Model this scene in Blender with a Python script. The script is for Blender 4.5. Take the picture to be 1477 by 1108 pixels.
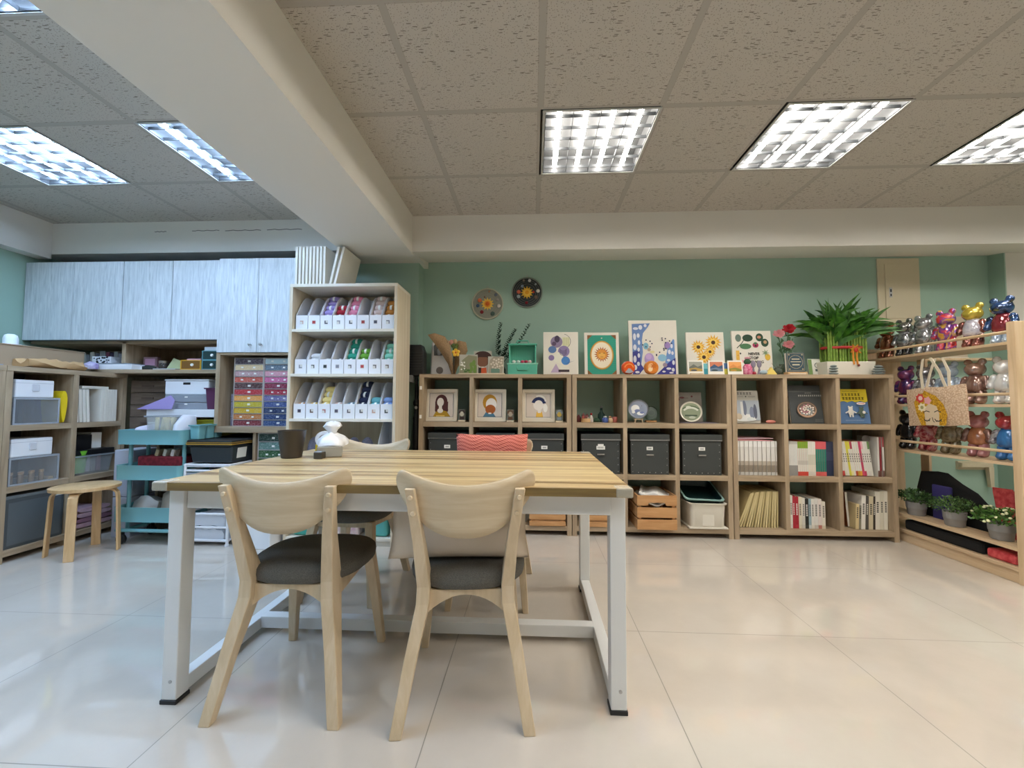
import bpy, math, random
from mathutils import Vector, Matrix
for o in list(bpy.data.objects): bpy.data.objects.remove(o)
RND = random.Random(11)
SC = bpy.context.scene
COL = SC.collection
# ------------------------------------------------------------------ camera, world, exposure
cam_d = bpy.data.cameras.new('camera'); cam = bpy.data.objects.new('camera', cam_d); COL.objects.link(cam)
cam_d.sensor_fit = 'HORIZONTAL'; cam_d.sensor_width = 36.0; cam_d.lens = 604.56/1477*36.0
cam_d.clip_start = 0.05
_yaw, _pit, _rol = (math.radians(a) for a in (2.8495, 2.7050, 0.2531))
_fw = Vector((-math.sin(_yaw)*math.cos(_pit), math.cos(_yaw)*math.cos(_pit), math.sin(_pit)))
_r0 = Vector((math.cos(_yaw), math.sin(_yaw), 0)); _u0 = _r0.cross(_fw)
_r = math.cos(_rol)*_r0 + math.sin(_rol)*_u0; _u = -math.sin(_rol)*_r0 + math.cos(_rol)*_u0
cam.matrix_world = Matrix(((_r.x, _u.x, -_fw.x, 0), (_r.y, _u.y, -_fw.y, 0), (_r.z, _u.z, -_fw.z, 1.0194), (0, 0, 0, 1)))
SC.camera = cam
world = bpy.data.worlds.new('world'); SC.world = world; world.use_nodes = True
world.node_tree.nodes['Background'].inputs[0].default_value = (1.0, 0.98, 0.95, 1)
world.node_tree.nodes['Background'].inputs[1].default_value = 0.25
SC.view_settings.view_transform = 'Standard'; SC.view_settings.look = 'None'
SC.view_settings.gamma = 1.0; SC.view_settings.use_curve_mapping = False
SC.view_settings.exposure = 0.17
TUBE_WARM = ((1.0, 0.96, 0.89), 60.0)      # lamps of the main room
TUBE_COOL = ((0.47, 0.68, 1.0), 90.0)      # lamps beyond the beam

# ------------------------------------------------------------------ materials
def lin(c):
    if isinstance(c, str): c = [int(c[i:i+2], 16)/255 for i in (0, 2, 4)]
    return tuple(x/12.92 if x <= .04045 else ((x+.055)/1.055)**2.4 for x in c) + (1.0,)
class NT:
    def __init__(s, m): s.t = m.node_tree; s.b = s.t.nodes['Principled BSDF']
    def n(s, typ, **kw):
        nd = s.t.nodes.new(typ)
        for k, v in kw.items():
            if k.startswith('i_'): nd.inputs[k[2:].replace('_', ' ')].default_value = v
            else: setattr(nd, k, v)
        return nd
    def l(s, a, b): s.t.links.new(a, b)
    def coord(s, scale=(1, 1, 1), kind='Object', rot=(0, 0, 0)):
        tc = s.n('ShaderNodeTexCoord'); mp = s.n('ShaderNodeMapping')
        mp.inputs['Scale'].default_value = scale; mp.inputs['Rotation'].default_value = rot
        s.l(tc.outputs[kind], mp.inputs[0]); return mp.outputs[0]
    def math(s, op, a, b=None):
        nd = s.n('ShaderNodeMath', operation=op)
        for i, x in enumerate((a, b)):
            if x is None: continue
            if isinstance(x, (int, float)): nd.inputs[i].default_value = x
            else: s.l(x, nd.inputs[i])
        return nd.outputs[0]
    def ramp(s, fac, stops, interp='LINEAR'):
        r = s.n('ShaderNodeValToRGB'); e = r.color_ramp; e.interpolation = interp
        while len(e.elements) < len(stops): e.elements.new(1.0)
        for el, (p, c) in zip(e.elements, stops): el.position = p; el.color = lin(c)
        s.l(fac, r.inputs[0]); return r.outputs[0]
    def mix(s, fac, a, b):
        nd = s.n('ShaderNodeMix', data_type='RGBA')
        if isinstance(fac, (int, float)): nd.inputs[0].default_value = fac
        else: s.l(fac, nd.inputs[0])
        for i, x in ((6, a), (7, b)):
            if isinstance(x, tuple): nd.inputs[i].default_value = x
            else: s.l(x, nd.inputs[i])
        return nd.outputs[2]
    def bump(s, hgt, strength=.3, dist=.002):
        b = s.n('ShaderNodeBump'); b.inputs['Strength'].default_value = strength; b.inputs['Distance'].default_value = dist
        s.l(hgt, b.inputs['Height']); s.l(b.outputs[0], s.b.inputs['Normal'])
MATS = {}
def mat(name, c='808080', rough=.6, metal=0., coat=0., alpha=1., emit=None, spec=.5, var=None, bmp=None):
    """plain procedural material; var=(scale, colour, detail) mottles it, bmp=(scale, strength)"""
    if name in MATS: return MATS[name]
    m = bpy.data.materials.new(name); m.use_nodes = True; k = NT(m); b = k.b
    b.inputs['Base Color'].default_value = lin(c); b.inputs['Roughness'].default_value = rough
    b.inputs['Metallic'].default_value = metal; b.inputs['Coat Weight'].default_value = coat
    b.inputs['Alpha'].default_value = alpha; b.inputs['Specular IOR Level'].default_value = spec
    if var:
        nz = k.n('ShaderNodeTexNoise'); nz.inputs['Scale'].default_value = var[0]; nz.inputs['Detail'].default_value = 3
        k.l(k.coord(), nz.inputs['Vector'])
        k.l(k.ramp(nz.outputs[0], [(.35, c), (.65, var[1])]), b.inputs['Base Color'])
    if bmp:
        nz = k.n('ShaderNodeTexNoise'); nz.inputs['Scale'].default_value = bmp[0]; nz.inputs['Detail'].default_value = 2
        k.l(k.coord(), nz.inputs['Vector']); k.bump(nz.outputs[0], bmp[1])
    if emit:
        b.inputs['Emission Color'].default_value = emit[0] + (1,); b.inputs['Emission Strength'].default_value = emit[1]
    MATS[name] = m; return m
def wood(name, stops, scale, rough=.5, bump=.08, spec=.4, dist=.6):
    if name in MATS: return MATS[name]
    m = bpy.data.materials.new(name); m.use_nodes = True; k = NT(m)
    a = k.n('ShaderNodeTexNoise', i_Scale=1.0, i_Detail=5.0, i_Roughness=.6, i_Distortion=dist)
    k.l(k.coord(scale), a.inputs['Vector'])
    k.l(k.ramp(a.outputs[0], stops), k.b.inputs['Base Color'])
    k.b.inputs['Roughness'].default_value = rough; k.b.inputs['Specular IOR Level'].default_value = spec
    k.bump(a.outputs[0], bump, .001)
    MATS[name] = m; return m
def flat(c, rough=.65):
    return mat('paint_'+c, c, rough)
TAUPE = [(.25, '8c7860'), (.5, 'a89378'), (.75, 'bda88c')]
M_taupe_v = wood('taupe_wood_upright', TAUPE, (26, 26, 2.2), .55)
M_taupe_h = wood('taupe_wood_level', TAUPE, (2.2, 26, 26), .55)
M_taupe_y = wood('taupe_wood_deep', TAUPE, (26, 2.2, 26), .55)
BIRCH = [(.25, 'cdbca0'), (.5, 'dccdb4'), (.75, 'e6dac4')]
M_birch_v = wood('pale_birch_upright', BIRCH, (34, 34, 1.5), .5)
M_birch_h = wood('pale_birch_level', [(.25, 'd8cebc'), (.6, 'e8e0d0')], (2, 30, 30), .5)
M_chair = wood('bleached_chair_wood', [(.25, 'c2ab8a'), (.5, 'cfb998'), (.75, 'dbc8ac')], (30, 30, 3), .42)
M_chair_h = wood('bleached_chair_plywood', [(.25, 'c0aa8a'), (.5, 'cbb797'), (.75, 'd6c5a8')], (3, 20, 36), .42)
M_pine_y = wood('rack_pine_long', [(.25, 'c4a680'), (.5, 'd4b894'), (.75, 'dec6a6')], (30, 2, 30), .5)
M_pine_v = wood('rack_pine_upright', [(.25, 'c4a680'), (.5, 'd4b894'), (.75, 'dec6a6')], (30, 30, 2), .5)
M_crate = wood('crate_pine', [(.2, 'a87444'), (.5, 'c39260'), (.8, 'd3a676')], (3, 26, 26), .55)
M_stool = wood('stool_birch', [(.25, 'c09868'), (.5, 'd0aa7a'), (.75, 'dcb98c')], (30, 30, 4), .45)
M_dkwood = wood('dark_walnut_drawer', [(.25, '54473c'), (.5, '6c5c4e'), (.75, '7c6c5c')], (3, 22, 30), .55)
M_door = wood('whitewashed_oak', [(.2, 'a4adb2'), (.42, 'c6ccd0'), (.6, 'd8dde0'), (.85, 'e8ebec')], (70, 70, 5), .55, dist=1.0)
def table_mat():
    m = bpy.data.materials.new('striped_table_laminate'); m.use_nodes = True; k = NT(m)
    a = k.n('ShaderNodeTexNoise', i_Scale=1.0, i_Detail=2.0, i_Roughness=.55, i_Distortion=.3)
    k.l(k.coord((.45, 17, 1)), a.inputs['Vector'])
    f = k.n('ShaderNodeTexNoise', i_Scale=1.0, i_Detail=4.0); k.l(k.coord((3, 150, 1)), f.inputs['Vector'])
    s = k.math('ADD', k.math('MULTIPLY', a.outputs[0], .82), k.math('MULTIPLY', f.outputs[0], .18))
    k.l(k.ramp(s, [(.37, '866a44'), (.44, 'a88a5e'), (.49, 'cdb182'), (.54, 'b89a6a'), (.6, 'dac392'), (.68, 'c4a878')]), k.b.inputs['Base Color'])
    k.b.inputs['Roughness'].default_value = .32
    return m
M_table = table_mat()
def knit_mat(name, c1, c2, sx, sz, strength=.8):
    m = bpy.data.materials.new(name); m.use_nodes = True; k = NT(m)
    w = k.n('ShaderNodeTexWave', i_Scale=1.0, i_Distortion=3.0); w.inputs['Detail Scale'].default_value = 1.5
    k.l(k.coord((sx, 1, sz)), w.inputs['Vector'])
    v = k.n('ShaderNodeTexVoronoi', i_Scale=1.0); k.l(k.coord((sx*2, 20, sz*2.4)), v.inputs['Vector'])
    s = k.math('ADD', k.math('MULTIPLY', w.outputs['Fac'], .45), k.math('MULTIPLY', k.math('SUBTRACT', 1.0, v.outputs['Distance']), .6))
    k.l(k.ramp(s, [(.2, c1), (.75, c2)]), k.b.inputs['Base Color']); k.b.inputs['Roughness'].default_value = .9
    k.bump(s, strength, .006); MATS[name] = m; return m
M_knit = knit_mat('coral_cable_knit', 'a8483c', 'd87a66', 16, 26)
def tuft_mat(name, c1, c2, sc=95):
    m = bpy.data.materials.new(name); m.use_nodes = True; k = NT(m)
    v = k.n('ShaderNodeTexVoronoi', i_Scale=sc); k.l(k.coord(), v.inputs['Vector'])
    k.l(k.ramp(v.outputs['Distance'], [(.1, c2), (.75, c1)]), k.b.inputs['Base Color']); k.b.inputs['Roughness'].default_value = .95
    k.bump(k.math('SUBTRACT', 1.0, v.outputs['Distance']), .7, .005); MATS[name] = m; return m
M_loop = tuft_mat('beige_tufted_loop', 'bc9c80', 'dec4a8')
M_hair_tuft = tuft_mat('mustard_tufted_loop', 'a8780c', 'e4b02c')
def cable_mat():
    m = bpy.data.materials.new('coral_cable_knit'); m.use_nodes = True; k = NT(m)
    tc = k.n('ShaderNodeTexCoord'); sp = k.n('ShaderNodeSeparateXYZ'); k.l(tc.outputs['Object'], sp.inputs[0])
    zig = k.math('MULTIPLY', k.math('SINE', k.math('MULTIPLY', sp.outputs[0], 44.)), .010)
    zz = k.math('ADD', sp.outputs[2], zig)
    rowv = k.math('ABSOLUTE', k.math('SINE', k.math('MULTIPLY', zz, 150.)))
    st = k.math('ABSOLUTE', k.math('SINE', k.math('ADD', k.math('MULTIPLY', sp.outputs[0], 210.), k.math('MULTIPLY', zz, 240.))))
    h = k.math('ADD', k.math('MULTIPLY', rowv, .55), k.math('MULTIPLY', st, .45))
    k.l(k.ramp(h, [(.1, '9c4238'), (.5, 'c8665a'), (.9, 'dc8472')]), k.b.inputs['Base Color']); k.b.inputs['Roughness'].default_value = .9
    k.bump(h, .8, .006); return m
M_knit = cable_mat()
def floss_mat(name, c, c2):
    m = bpy.data.materials.new(name); m.use_nodes = True; k = NT(m)
    v = k.n('ShaderNodeTexVoronoi', i_Scale=70.0); k.l(k.coord((1, 1, 1.6)), v.inputs['Vector'])
    k.l(k.ramp(v.outputs['Distance'], [(.1, c2), (.6, c)]), k.b.inputs['Base Color']); k.b.inputs['Roughness'].default_value = .45
    MATS[name] = m; return m
def marble_mat(name, cols, scale=9., metal=.25, rough=.08):
    m = bpy.data.materials.new(name); m.use_nodes = True; k = NT(m)
    a = k.n('ShaderNodeTexNoise', i_Scale=scale, i_Detail=2.0, i_Distortion=1.6); k.l(k.coord(), a.inputs['Vector'])
    n = len(cols); k.l(k.ramp(a.outputs[0], [(.28+.44*i/max(1, n-1), c) for i, c in enumerate(cols)]), k.b.inputs['Base Color'])
    k.b.inputs['Metallic'].default_value = metal; k.b.inputs['Roughness'].default_value = rough; k.b.inputs['Coat Weight'].default_value = .8
    k.b.inputs['Coat Roughness'].default_value = .04
    MATS[name] = m; return m
def floor_mat():
    m = bpy.data.materials.new('polished_porcelain_tile'); m.use_nodes = True; k = NT(m)
    tc = k.n('ShaderNodeTexCoord'); sp = k.n('ShaderNodeSeparateXYZ'); k.l(tc.outputs['Object'], sp.inputs[0])
    def line(s, off):
        f = k.math('FRACT', k.math('DIVIDE', k.math('SUBTRACT', s, off), .802))
        d = k.math('ABSOLUTE', k.math('SUBTRACT', f, .5))
        return k.math('GREATER_THAN', d, .5-.0016/.802)
    g = k.math('MAXIMUM', line(sp.outputs[0], .476-8.02), line(sp.outputs[1], 1.962-8.02))
    nz = k.n('ShaderNodeTexNoise', i_Scale=1.7, i_Detail=6.0, i_Roughness=.6); k.l(tc.outputs['Object'], nz.inputs['Vector'])
    base = k.ramp(nz.outputs[0], [(.3, 'c2b8ab'), (.5, 'cac0b3'), (.7, 'cfc6ba')])
    k.l(k.mix(g, base, lin('7a7266')), k.b.inputs['Base Color'])
    k.l(k.math('ADD', k.math('MULTIPLY', g, .5), .035), k.b.inputs['Roughness']); k.b.inputs['IOR'].default_value = 2.0
    return m
def ceiling_mat(name, ox):
    m = bpy.data.materials.new(name); m.use_nodes = True; k = NT(m)
    tc = k.n('ShaderNodeTexCoord'); sp = k.n('ShaderNodeSeparateXYZ'); k.l(tc.outputs['Object'], sp.inputs[0])
    def line(s, off, w):
        f = k.math('FRACT', k.math('DIVIDE', k.math('SUBTRACT', s, off), .6))
        d = k.math('ABSOLUTE', k.math('SUBTRACT', f, .5))
        return k.math('GREATER_THAN', d, .5-w/.6)
    bar = k.math('MAXIMUM', line(sp.outputs[0], ox-6, .0125), line(sp.outputs[1], 2.044-6, .0125))
    edge = k.math('MAXIMUM', line(sp.outputs[0], ox-6, .0165), line(sp.outputs[1], 2.044-6, .0165))
    v = k.n('ShaderNodeTexVoronoi', i_Scale=1.0, i_Randomness=1.0); k.l(k.coord((20, 115, 1)), v.inputs['Vector'])
    v2 = k.n('ShaderNodeTexVoronoi', i_Scale=120.0); k.l(tc.outputs['Object'], v2.inputs['Vector'])
    gate = k.n('ShaderNodeTexNoise', i_Scale=9.0); k.l(tc.outputs['Object'], gate.inputs['Vector'])
    st = k.math('MULTIPLY', k.math('LESS_THAN', v.outputs['Distance'], .22), k.math('GREATER_THAN', gate.outputs[0], .46))
    dots = k.math('MULTIPLY', k.math('LESS_THAN', v2.outputs['Distance'], .26), .55)
    pit = k.math('MULTIPLY', k.math('MAXIMUM', st, dots), k.math('SUBTRACT', 1.0, bar))
    c = k.mix(pit, lin('bab4ab'), lin('726a60'))
    c = k.mix(k.math('MULTIPLY', k.math('SUBTRACT', edge, bar), .35), c, lin('7c746a'))
    c = k.mix(bar, c, lin('a9a39b'))
    k.l(c, k.b.inputs['Base Color']); k.b.inputs['Roughness'].default_value = .85
    k.bump(k.math('SUBTRACT', 1.0, pit), .35, .003)
    return m
M_floor = floor_mat()
M_white_paint = mat('white_wall_paint', 'e0dcd4', .75)
M_green = mat('sage_green_paint', '9cb8a8', .6, bmp=(300, .03))
M_black = mat('black_plastic', '18181a', .4)
M_white = mat('white_plastic', 'e8e8ea', .4)
M_whitemetal = mat('white_powder_coat', 'dcdcda', .38)
M_grayfab = mat('charcoal_fabric', '514e48', .95, var=(400, '69655d'), bmp=(700, .3))
M_steel = mat('brushed_steel', 'b8b8b8', .28, 1.0)
M_chrome = mat('chrome', 'd8d8d8', .08, 1.0)
M_clear = mat('clear_plastic', 'dfe6ea', .12, alpha=.28)
M_frost = mat('frosted_plastic', 'b9bec6', .35, alpha=.62)
M_paper = mat('white_paper', 'f0eee8', .8)
M_pages = mat('page_edges', 'e4dccb', .9)
M_canvas = mat('canvas_board', 'e6dfd2', .85, bmp=(500, .1))
M_boxblack = mat('black_fibreboard', '3a3d3b', .6)
M_teal = mat('teal_powder_coat', '78b2b8', .45)
M_card = mat('brown_cardboard', 'a08a70', .85, bmp=(60, .05))

# ------------------------------------------------------------------ mesh helpers
class MB:
    def __init__(s): s.v = []; s.f = []; s.m = []
    def add(s, vs, fs, mi=0):
        o = len(s.v); s.v += [tuple(p) for p in vs]; s.f += [tuple(i+o for i in f) for f in fs]; s.m += [mi]*len(fs); return s
    def box(s, x0, x1, y0, y1, z0, z1, mi=0):
        return s.add([(x0, y0, z0), (x1, y0, z0), (x1, y1, z0), (x0, y1, z0), (x0, y0, z1), (x1, y0, z1), (x1, y1, z1), (x0, y1, z1)],
                     [(0, 3, 2, 1), (4, 5, 6, 7), (0, 1, 5, 4), (1, 2, 6, 5), (2, 3, 7, 6), (3, 0, 4, 7)], mi)
    def loft(s, st, mi=0):
        """rectangles (x, y, z, hx, hy) joined up the list"""
        o = []; f = []
        for x, y, z, hx, hy in st: o += [(x-hx, y-hy, z), (x+hx, y-hy, z), (x+hx, y+hy, z), (x-hx, y+hy, z)]
        f.append((0, 3, 2, 1)); n = len(st)
        for i in range(n-1):
            a = 4*i
            for k in range(4): f.append((a+k, a+(k+1) % 4, a+4+(k+1) % 4, a+4+k))
        f.append((4*n-4, 4*n-3, 4*n-2, 4*n-1)); return s.add(o, f, mi)
    def prism(s, poly, a, b, axis='y', mi=0):
        n = len(poly)
        def P(p, t): return {'y': (p[0], t, p[1]), 'x': (t, p[0], p[1]), 'z': (p[0], p[1], t)}[axis]
        vs = [P(p, a) for p in poly]+[P(p, b) for p in poly]
        fs = [tuple(range(n)), tuple(range(2*n-1, n-1, -1))]+[(i, n+i, n+(i+1) % n, (i+1) % n) for i in range(n)]
        return s.add(vs, fs, mi)
    def rings(s, rings, closed_ends=True, mi=0):
        n = len(rings[0]); vs = [p for r in rings for p in r]; fs = []
        for i in range(len(rings)-1):
            for k in range(n): fs.append((i*n+k, i*n+(k+1) % n, (i+1)*n+(k+1) % n, (i+1)*n+k))
        if closed_ends: fs += [tuple(range(n-1, -1, -1)), tuple(range((len(rings)-1)*n, len(rings)*n))]
        return s.add(vs, fs, mi)
    def lathe(s, prof, n=24, c=(0, 0, 0), ax='z', mi=0, close=True):
        R = []
        for r, z in prof:
            ring = []
            for k in range(n):
                a = 2*math.pi*k/n; p = (r*math.cos(a), r*math.sin(a), z)
                if ax == 'y': p = (p[0], p[2], -p[1])
                if ax == 'x': p = (p[2], p[0], p[1])
                ring.append((p[0]+c[0], p[1]+c[1], p[2]+c[2]))
            R.append(ring)
        return s.rings(R, close, mi)
    def tube(s, pts, r, n=8, mi=0):
        pts = [Vector(p) for p in pts]; R = []; rr = r if isinstance(r, (list, tuple)) else [r]*len(pts)
        up = Vector((0, 0, 1)); d0 = (pts[1]-pts[0]).normalized()
        if abs(d0.dot(up)) > .95: up = Vector((1, 0, 0))
        for i, p in enumerate(pts):
            d = (pts[min(i+1, len(pts)-1)]-pts[max(i-1, 0)]).normalized()
            x = d.cross(up)
            if x.length < 1e-4: x = d.cross(Vector((0, 1, 0)))
            x.normalize(); y = x.cross(d).normalized(); up = y
            R.append([p+(x*math.cos(2*math.pi*k/n)+y*math.sin(2*math.pi*k/n))*rr[i] for k in range(n)])
        R = [[tuple(q) for q in ring[::-1]] for ring in R]
        return s.rings(R, True, mi)
    def ell(s, c, r, n=14, mi=0):
        prof = [(max(1e-4, math.sin(math.pi*i/(n//2+1))), -math.cos(math.pi*i/(n//2+1))) for i in range(n//2+2)]
        R = [[(c[0]+r[0]*q*math.cos(2*math.pi*k/n), c[1]+r[1]*q*math.sin(2*math.pi*k/n), c[2]+r[2]*z) for k in range(n)] for q, z in prof]
        return s.rings(R, True, mi)
    def build(s, name, mats, parent=None, loc=(0, 0, 0), rot=(0, 0, 0), bevel=0, smooth=None, solid=0, sub=0):
        me = bpy.data.meshes.new(name); me.from_pydata(s.v, [], s.f)
        for m in (mats if isinstance(mats, (list, tuple)) else [mats]): me.materials.append(m)
        me.polygons.foreach_set('material_index', s.m)
        if smooth is not None:
            me.shade_smooth()
            if smooth: me.set_sharp_from_angle(angle=math.radians(smooth))
        me.update(); o = bpy.data.objects.new(name, me); COL.objects.link(o); o.parent = parent; o.location = loc; o.rotation_euler = rot
        if solid: md = o.modifiers.new('thick', 'SOLIDIFY'); md.thickness = solid; md.offset = -1
        if sub: md = o.modifiers.new('sub', 'SUBSURF'); md.levels = sub; md.render_levels = sub
        if bevel:
            md = o.modifiers.new('edge', 'BEVEL'); md.width = bevel; md.segments = 2; md.limit_method = 'ANGLE'
        return o
def tag(o, label, cat, group=None, kind=None):
    o['label'] = label; o['category'] = cat
    if group: o['group'] = group
    if kind: o['kind'] = kind
    return o
def thing(name, label, cat, loc=(0, 0, 0), rot=(0, 0, 0), group=None):
    o = bpy.data.objects.new(name, None); COL.objects.link(o); o.location = loc; o.empty_display_size = .05
    o.rotation_euler = rot if isinstance(rot, tuple) else (0, 0, rot); return tag(o, label, cat, group)
def struct(name, mb, m, **kw):
    o = mb.build(name, m, **kw)
    if o.parent is None: o['kind'] = 'structure'
    return o
def kids(o): return [c for c in bpy.data.objects if c.parent == o]
def dup(o, loc, rot, label, group=None, parent=None):
    c = o.copy(); COL.objects.link(c); c.parent = parent
    if parent is None:
        c.location = loc; c.rotation_euler = rot if isinstance(rot, tuple) else (0, 0, rot); c['label'] = label
        if group: c['group'] = group
    for k in kids(o):
        if k != c: dup(k, None, None, None, None, c)
    return c
def bx(name, b, m, parent=None, bevel=0): return MB().box(*b).build(name, m, parent, bevel=bevel)
def boxthing(name, label, cat, b, m, bevel=.002, group=None, rot=0):
    """one-piece box given by its world extent; the origin is the middle of its underside"""
    cx, cy = (b[0]+b[1])/2, (b[2]+b[3])/2
    o = MB().box(b[0]-cx, b[1]-cx, b[2]-cy, b[3]-cy, 0, b[5]-b[4]).build(name, m, None, (cx, cy, b[4]), rot if isinstance(rot, tuple) else (0, 0, rot), bevel=bevel)
    return tag(o, label, cat, group)
ORD = 'first second third fourth fifth sixth seventh eighth ninth tenth eleventh twelfth thirteenth fourteenth fifteenth sixteenth seventeenth eighteenth nineteenth twentieth'.split()
ORD += ['twenty-'+w for w in ORD[:9]]+['thirtieth']
# flat artwork: lists of (colour, outline); drawn on a face, each layer a hair above the last
def circ(x, y, r, ry=None, n=20): return [(x+r*math.cos(2*math.pi*k/n), y+(ry or r)*math.sin(2*math.pi*k/n)) for k in range(n)]
def rect(x0, y0, x1, y1): return [(x0, y0), (x1, y0), (x1, y1), (x0, y1)]
def star(x, y, r1, r2, n, a0=0): return [(x+(r1 if k % 2 == 0 else r2)*math.cos(a0+math.pi*k/n), y+(r1 if k % 2 == 0 else r2)*math.sin(a0+math.pi*k/n)) for k in range(2*n)]
def arc(x, y, r, w, a0, a1, n=12):
    A = [math.radians(a0+(a1-a0)*k/n) for k in range(n+1)]
    return [(x+(r+w/2)*math.cos(a), y+(r+w/2)*math.sin(a)) for a in A]+[(x+(r-w/2)*math.cos(a), y+(r-w/2)*math.sin(a)) for a in A[::-1]]
def stroke(pts, w):
    L = []; Rr = []
    for i, p in enumerate(pts):
        q0 = pts[max(i-1, 0)]; q1 = pts[min(i+1, len(pts)-1)]; dx, dy = q1[0]-q0[0], q1[1]-q0[1]; l = math.hypot(dx, dy) or 1
        nx, ny = -dy/l*w/2, dx/l*w/2; L.append((p[0]+nx, p[1]+ny)); Rr.append((p[0]-nx, p[1]-ny))
    return L+Rr[::-1]
def art(shapes, parent, name='printed_design', y=-.0008, step=.00012, face='y', rough=.7, mats=None):
    """shapes in (x, z) on the thing's front face (facing -y), or (y, z) facing -x; offsets grow towards the viewer"""
    mb = MB(); ms = []; idx = {}
    for i, (c, poly) in enumerate(shapes):
        if c not in idx: idx[c] = len(ms); ms.append(mats[c] if mats and c in mats else flat(c, rough))
        t = y-step*i
        vs = [(p[0], t, p[1]) for p in poly] if face == 'y' else [(t, p[0], p[1]) for p in poly]
        a = sum(poly[k][0]*poly[(k+1) % len(poly)][1]-poly[(k+1) % len(poly)][0]*poly[k][1] for k in range(len(poly)))
        n = len(vs); fwd = (a > 0) == (face == 'y')
        mb.add(vs, [tuple(range(n)) if fwd else tuple(range(n-1, -1, -1))], idx[c])
    return mb.build(name, ms, parent)
def text(body, size, parent, x, z, c, y=-.003, name='lettering', align='CENTER', bold=0.0):
    cu = bpy.data.curves.new('lettering', 'FONT'); cu.body = body; cu.size = size; cu.align_x = align; cu.offset = bold; cu.extrude = .0004
    t = bpy.data.objects.new('lettering_curve', cu); COL.objects.link(t)
    bpy.context.view_layer.update()
    me = bpy.data.meshes.new_from_object(t.evaluated_get(bpy.context.evaluated_depsgraph_get()))
    bpy.data.objects.remove(t); me.materials.clear(); me.materials.append(flat(c))
    o = bpy.data.objects.new(name, me); COL.objects.link(o); o.parent = parent; o.location = (x, y, z); o.rotation_euler = (math.pi/2, 0, 0)
    return o
def meta(name, elems, m, parent, res=.012):
    """one continuous skin over overlapping ellipsoids (x, y, z, rx, ry, rz)"""
    d = bpy.data.metaballs.new('blob'); d.resolution = res; d.threshold = .1
    for x, y, z, rx, ry, rz in elems:
        e = d.elements.new(type='ELLIPSOID'); e.co = (x, y, z); q = max(rx, ry, rz)
        e.radius = q*1.32; e.size_x, e.size_y, e.size_z = rx/q, ry/q, rz/q
        e.size_x *= 1; e.stiffness = 2
    ob = bpy.data.objects.new('blob_source', d); COL.objects.link(ob); bpy.context.view_layer.update()
    me = bpy.data.meshes.new_from_object(ob.evaluated_get(bpy.context.evaluated_depsgraph_get()))
    bpy.data.objects.remove(ob); me.materials.clear(); me.materials.append(m); me.shade_smooth()
    o = bpy.data.objects.new(name, me); COL.objects.link(o); o.parent = parent
    return o
# ------------------------------------------------------------------ the room
ZC = 2.498; YB = 3.71; XL = -4.1; XR = 6.0; YF = -2.6
struct('floor', MB().add([(XL-.1, YF, 0), (XR+.1, YF, 0), (XR+.1, YB+.1, 0), (XL-.1, YB+.1, 0)], [(0, 1, 2, 3)]), M_floor)
struct('wall_back', MB().box(XL-.1, XR+.1, YB, YB+.1, 0, 2.7), M_green)
struct('wall_left', MB().box(XL-.1, XL, YF, YB, 0, 2.7), M_green)
struct('wall_right', MB().box(XR, XR+.1, YF, YB, 0, 2.7), M_green)
struct('wall_front', MB().box(XL-.1, XR+.1, YF-.1, YF, 0, 2.7), M_white_paint)
struct('pillar_right', MB().box(3.872, 4.5, 3.585, YB, 0, 2.32), M_white_paint)
struct('wall_return', MB().box(3.862, 3.8719, 3.586, YB, 0, 2.32), M_green)
struct('pillar_back', MB().box(-1.62, -.99, 3.55, YB, 0, 2.32), M_green)
# dropped beams: the deep one running towards the camera, the ones along the back and left walls
struct('beam_main', MB().box(-1.48, -.95, YF, 3.24, 2.195, 2.62), M_white_paint)
struct('beam_back', MB().prism([(3.205, 2.62), (3.205, 2.213), (3.40, 2.245), (YB, 2.298), (YB, 2.62)], -.95, XR, 'x'), M_white_paint)
struct('beam_back_left', MB().prism([(3.225, 2.62), (3.225, 2.24), (YB, 2.24), (YB, 2.62)], XL, -.95, 'x'), M_white_paint)
struct('beam_left', MB().box(XL, -3.985, YF, 3.225, 2.2, 2.62), M_white_paint)
cracks = MB()
for x0, x1, dz in ((-3.1, -3.0, 0), (-2.78, -2.55, .003), (-2.5, -2.2, 0), (-2.15, -1.86, .002)):
    n = 9; top = [(x0+(x1-x0)*k/n, 2.418+dz+.003*math.sin(k*2.1+x0)) for k in range(n+1)]
    cracks.prism(top+[(x, z-.005) for x, z in top[::-1]], 3.2243, 3.2249)
struct('trim_1', cracks, flat('5c5a58'))
# suspended ceiling: one panel per 0.6 m cell, the lamp cells left open
def ceiling(name, x0, x1, ox, holes, m):
    xs = sorted({x0, x1} | {ox+.6*i for i in range(-12, 12) if x0 < ox+.6*i < x1}); y1 = 3.226
    ys = sorted({YF, y1} | {2.044+.6*i for i in range(-10, 6) if YF < 2.044+.6*i < y1}); V = {}; vs = []; fs = []
    def vi(p):
        if p not in V: V[p] = len(vs); vs.append((p[0], p[1], ZC))
        return V[p]
    for a, b in zip(xs, xs[1:]):
        for c, d in zip(ys, ys[1:]):
            if any(abs((a+b)/2-hx) < .29 and abs((c+d)/2-hy) < .29 for hx, hy in holes): continue
            fs.append((vi((a, c)), vi((a, d)), vi((b, d)), vi((b, c))))
    return struct(name, MB().add(vs, fs), m)
ROWS = (2.344, 1.144, -.056)  # last row is unseen behind the camera, added for more front light
LR = [(.345+1.2*i, y) for i in range(4) for y in ROWS]
LL = [(-1.81-1.2*i, y) for i in range(2) for y in ROWS]
ceiling('ceiling', -.95, XR, .036, LR, ceiling_mat('mineral_ceiling_tile', .036))
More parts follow.
